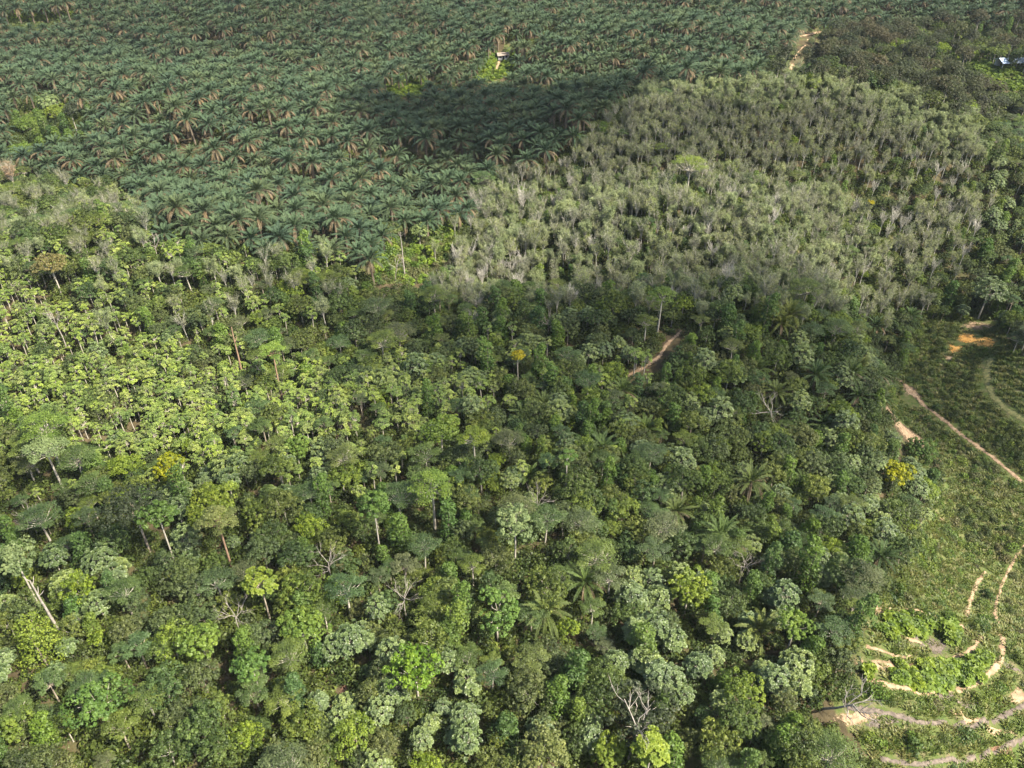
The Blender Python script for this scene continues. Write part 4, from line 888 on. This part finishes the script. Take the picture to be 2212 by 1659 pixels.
def house(name, u, v, w, dp, hgt, roofm, label, rz, open_front=False):
    x, y = hit(u, v, hgt); r = bpy.data.objects.new(name, None); C.objects.link(r); r.location = (x, y, float(height(x, y))); r.rotation_euler = (0, 0, rz)
    tag(r, label, 'house' if not open_front else 'shed')
    def part(nm, f, par=r):
        mb = MB(); f(mb); o = bpy.data.objects.new(nm, mb.mesh(nm)); o.parent = par; C.objects.link(o); return o
    part('roof', lambda b: gable(b, w+1, dp+1.2, hgt-.2, hgt+dp*.2, roofm))
    if open_front:
        for i in range(4): part('post', lambda b: box(b, (-w/2+.3+i*(w-.6)/3, -dp/2+.2, hgt/2), (.22, .22, hgt-.1), 'wall'))
        part('wall', lambda b: box(b, (0, dp/2-.15, hgt/2), (w-.2, .2, hgt-.3), 'wall'))
    else:
        part('wall', lambda b: box(b, (0, 0, hgt/2-.1), (w, dp, hgt-.15), 'wall'))
        part('door', lambda b: box(b, (0, -dp/2-.03, 1.0), (.95, .08, 2.0), 'darkopen'))
        for sx in (-1, 1): part('window', lambda b: box(b, (sx*w*.3, -dp/2-.03, 1.5), (1.1, .08, .9), 'darkopen'))
    return r
house('shed', 2188, 131, 13, 6, 3.2, 'roofblue', "long low shed with pale blue metal roof and white posts at the upper right edge", .12, True)
house('hut', 1086, 117, 5.0, 3.6, 2.4, 'rooftan', "small hut with weathered tan roof among the palms at the end of a trail", .2)
house('hut', 2056, 99, 5, 4, 2.8, 'wall', "small pale-roofed hut at the edge of the far clearing", -.3)

# ------------------------------------------------------------------ clouds (outside the frame) that shade parts of the land
cm = bpy.data.materials.new("cloud"); cm.use_nodes = True; t = cm.node_tree; t.nodes.clear()
def cloudmat(T, thick):
    m = bpy.data.materials.new("cloud"); m.use_nodes = True; t = m.node_tree; t.nodes.clear()
    v = nd(t, "ShaderNodeVolumePrincipled"); v.inputs["Density"].default_value = -math.log(T)/thick; v.inputs["Color"].default_value = (1, 1, 1, 1)
    o = nd(t, "ShaderNodeOutputMaterial"); t.links.new(v.outputs[0], o.inputs["Volume"]); return m
def cloud(u, v, rx, ry, T, seed, label, alt=420, rz=0.0, thick=40):
    x, y = hit(u, v, 5); k = (alt-5)/SV[2]
    rg = np.random.default_rng(seed); n, mth = 40, 20
    th = np.linspace(0, math.pi, mth); ph = np.arange(n)*2*math.pi/n; T_, P_ = np.meshgrid(th, ph, indexing='ij')
    d = np.stack([np.sin(T_)*np.cos(P_), np.sin(T_)*np.sin(P_), np.cos(T_)], -1)
    q = np.ones(T_.shape)
    for j in range(9):
        w = rg.normal(0, 2.2+j*.5, 3); q += (.14/(1+j*.25))*np.sin(d@w+rg.uniform(0, 6))
    Vv = d*q[..., None]*np.array([rx, ry, thick/2]); idx = np.arange(mth*n).reshape(mth, n)
    f = np.stack([idx[:-1], idx[1:], np.roll(idx, -1, 1)[1:], np.roll(idx, -1, 1)[:-1]], -1).reshape(-1, 4)
    M['cl%d' % seed] = cloudmat(T, thick); mb = MB(); mb.add(Vv.reshape(-1, 3), f, 'cl%d' % seed, smooth=True)
    o = bpy.data.objects.new("cloud", mb.mesh("cloud")); C.objects.link(o); o.location = (x+SV[0]*k, y+SV[1]*k, float(height(x, y))+alt); o.rotation_euler = (0, 0, rz)
    return tag(o, label, 'cloud')
CLOUDS = True
if CLOUDS:
    cloud(1050, 240, 66, 46, .10, 1, "thick small cloud above the frame that shades the middle of the plantation")
    cloud(1650, 660, 80, 44, .42, 2, "thin long cloud above the frame that shades the gully and knoll")
    cloud(1540, 285, 70, 15, .62, 3, "thin narrow cloud above the frame that shades the flank of the rubber dome")
    cloud(1000, 665, 62, 15, .5, 6, "added thin ribbon of cloud above the frame, darkening the gully left of the knoll")  # unseen cloud added so the gully reads as a darker furrow
    cloud(420, 1110, 70, 12, .75, 7, "added thin ribbon of cloud above the frame, shading the forest below the young slope")  # unseen cloud added for contrast with the sunny slope above
    cloud(1750, 1150, 26, 20, .75, 8, "thin small cloud above the frame that shades the forest edge by the terraces")
    cloud(400, 30, 260, 60, .75, 4, "thin wide cloud above the frame over the far plantation")
    cloud(2140, 800, 34, 60, .5, 5, "thin cloud put above the frame to darken the right valley")  # unseen cloud shifted here to darken the valley

# ------------------------------------------------------------------ the air
HAZE = 0.000035
if HAZE:
    hm = bpy.data.materials.new("haze"); hm.use_nodes = True; t = hm.node_tree; t.nodes.clear()
    v = nd(t, "ShaderNodeVolumePrincipled"); v.inputs["Density"].default_value = HAZE; v.inputs["Color"].default_value = (.80, .90, 1, 1)
    o = nd(t, "ShaderNodeOutputMaterial"); t.links.new(v.outputs[0], o.inputs["Volume"]); M['haze'] = hm
    mb = MB(); lo = float(Zg.min())-1; box(mb, (0, 1400, (lo+CAMZ+6)/2), (3900, 3500, CAMZ+6-lo), 'haze')
    o = bpy.data.objects.new("haze", mb.mesh("haze")); C.objects.link(o); tag(o, "thin bluish haze over the whole valley", None, None, 'stuff')
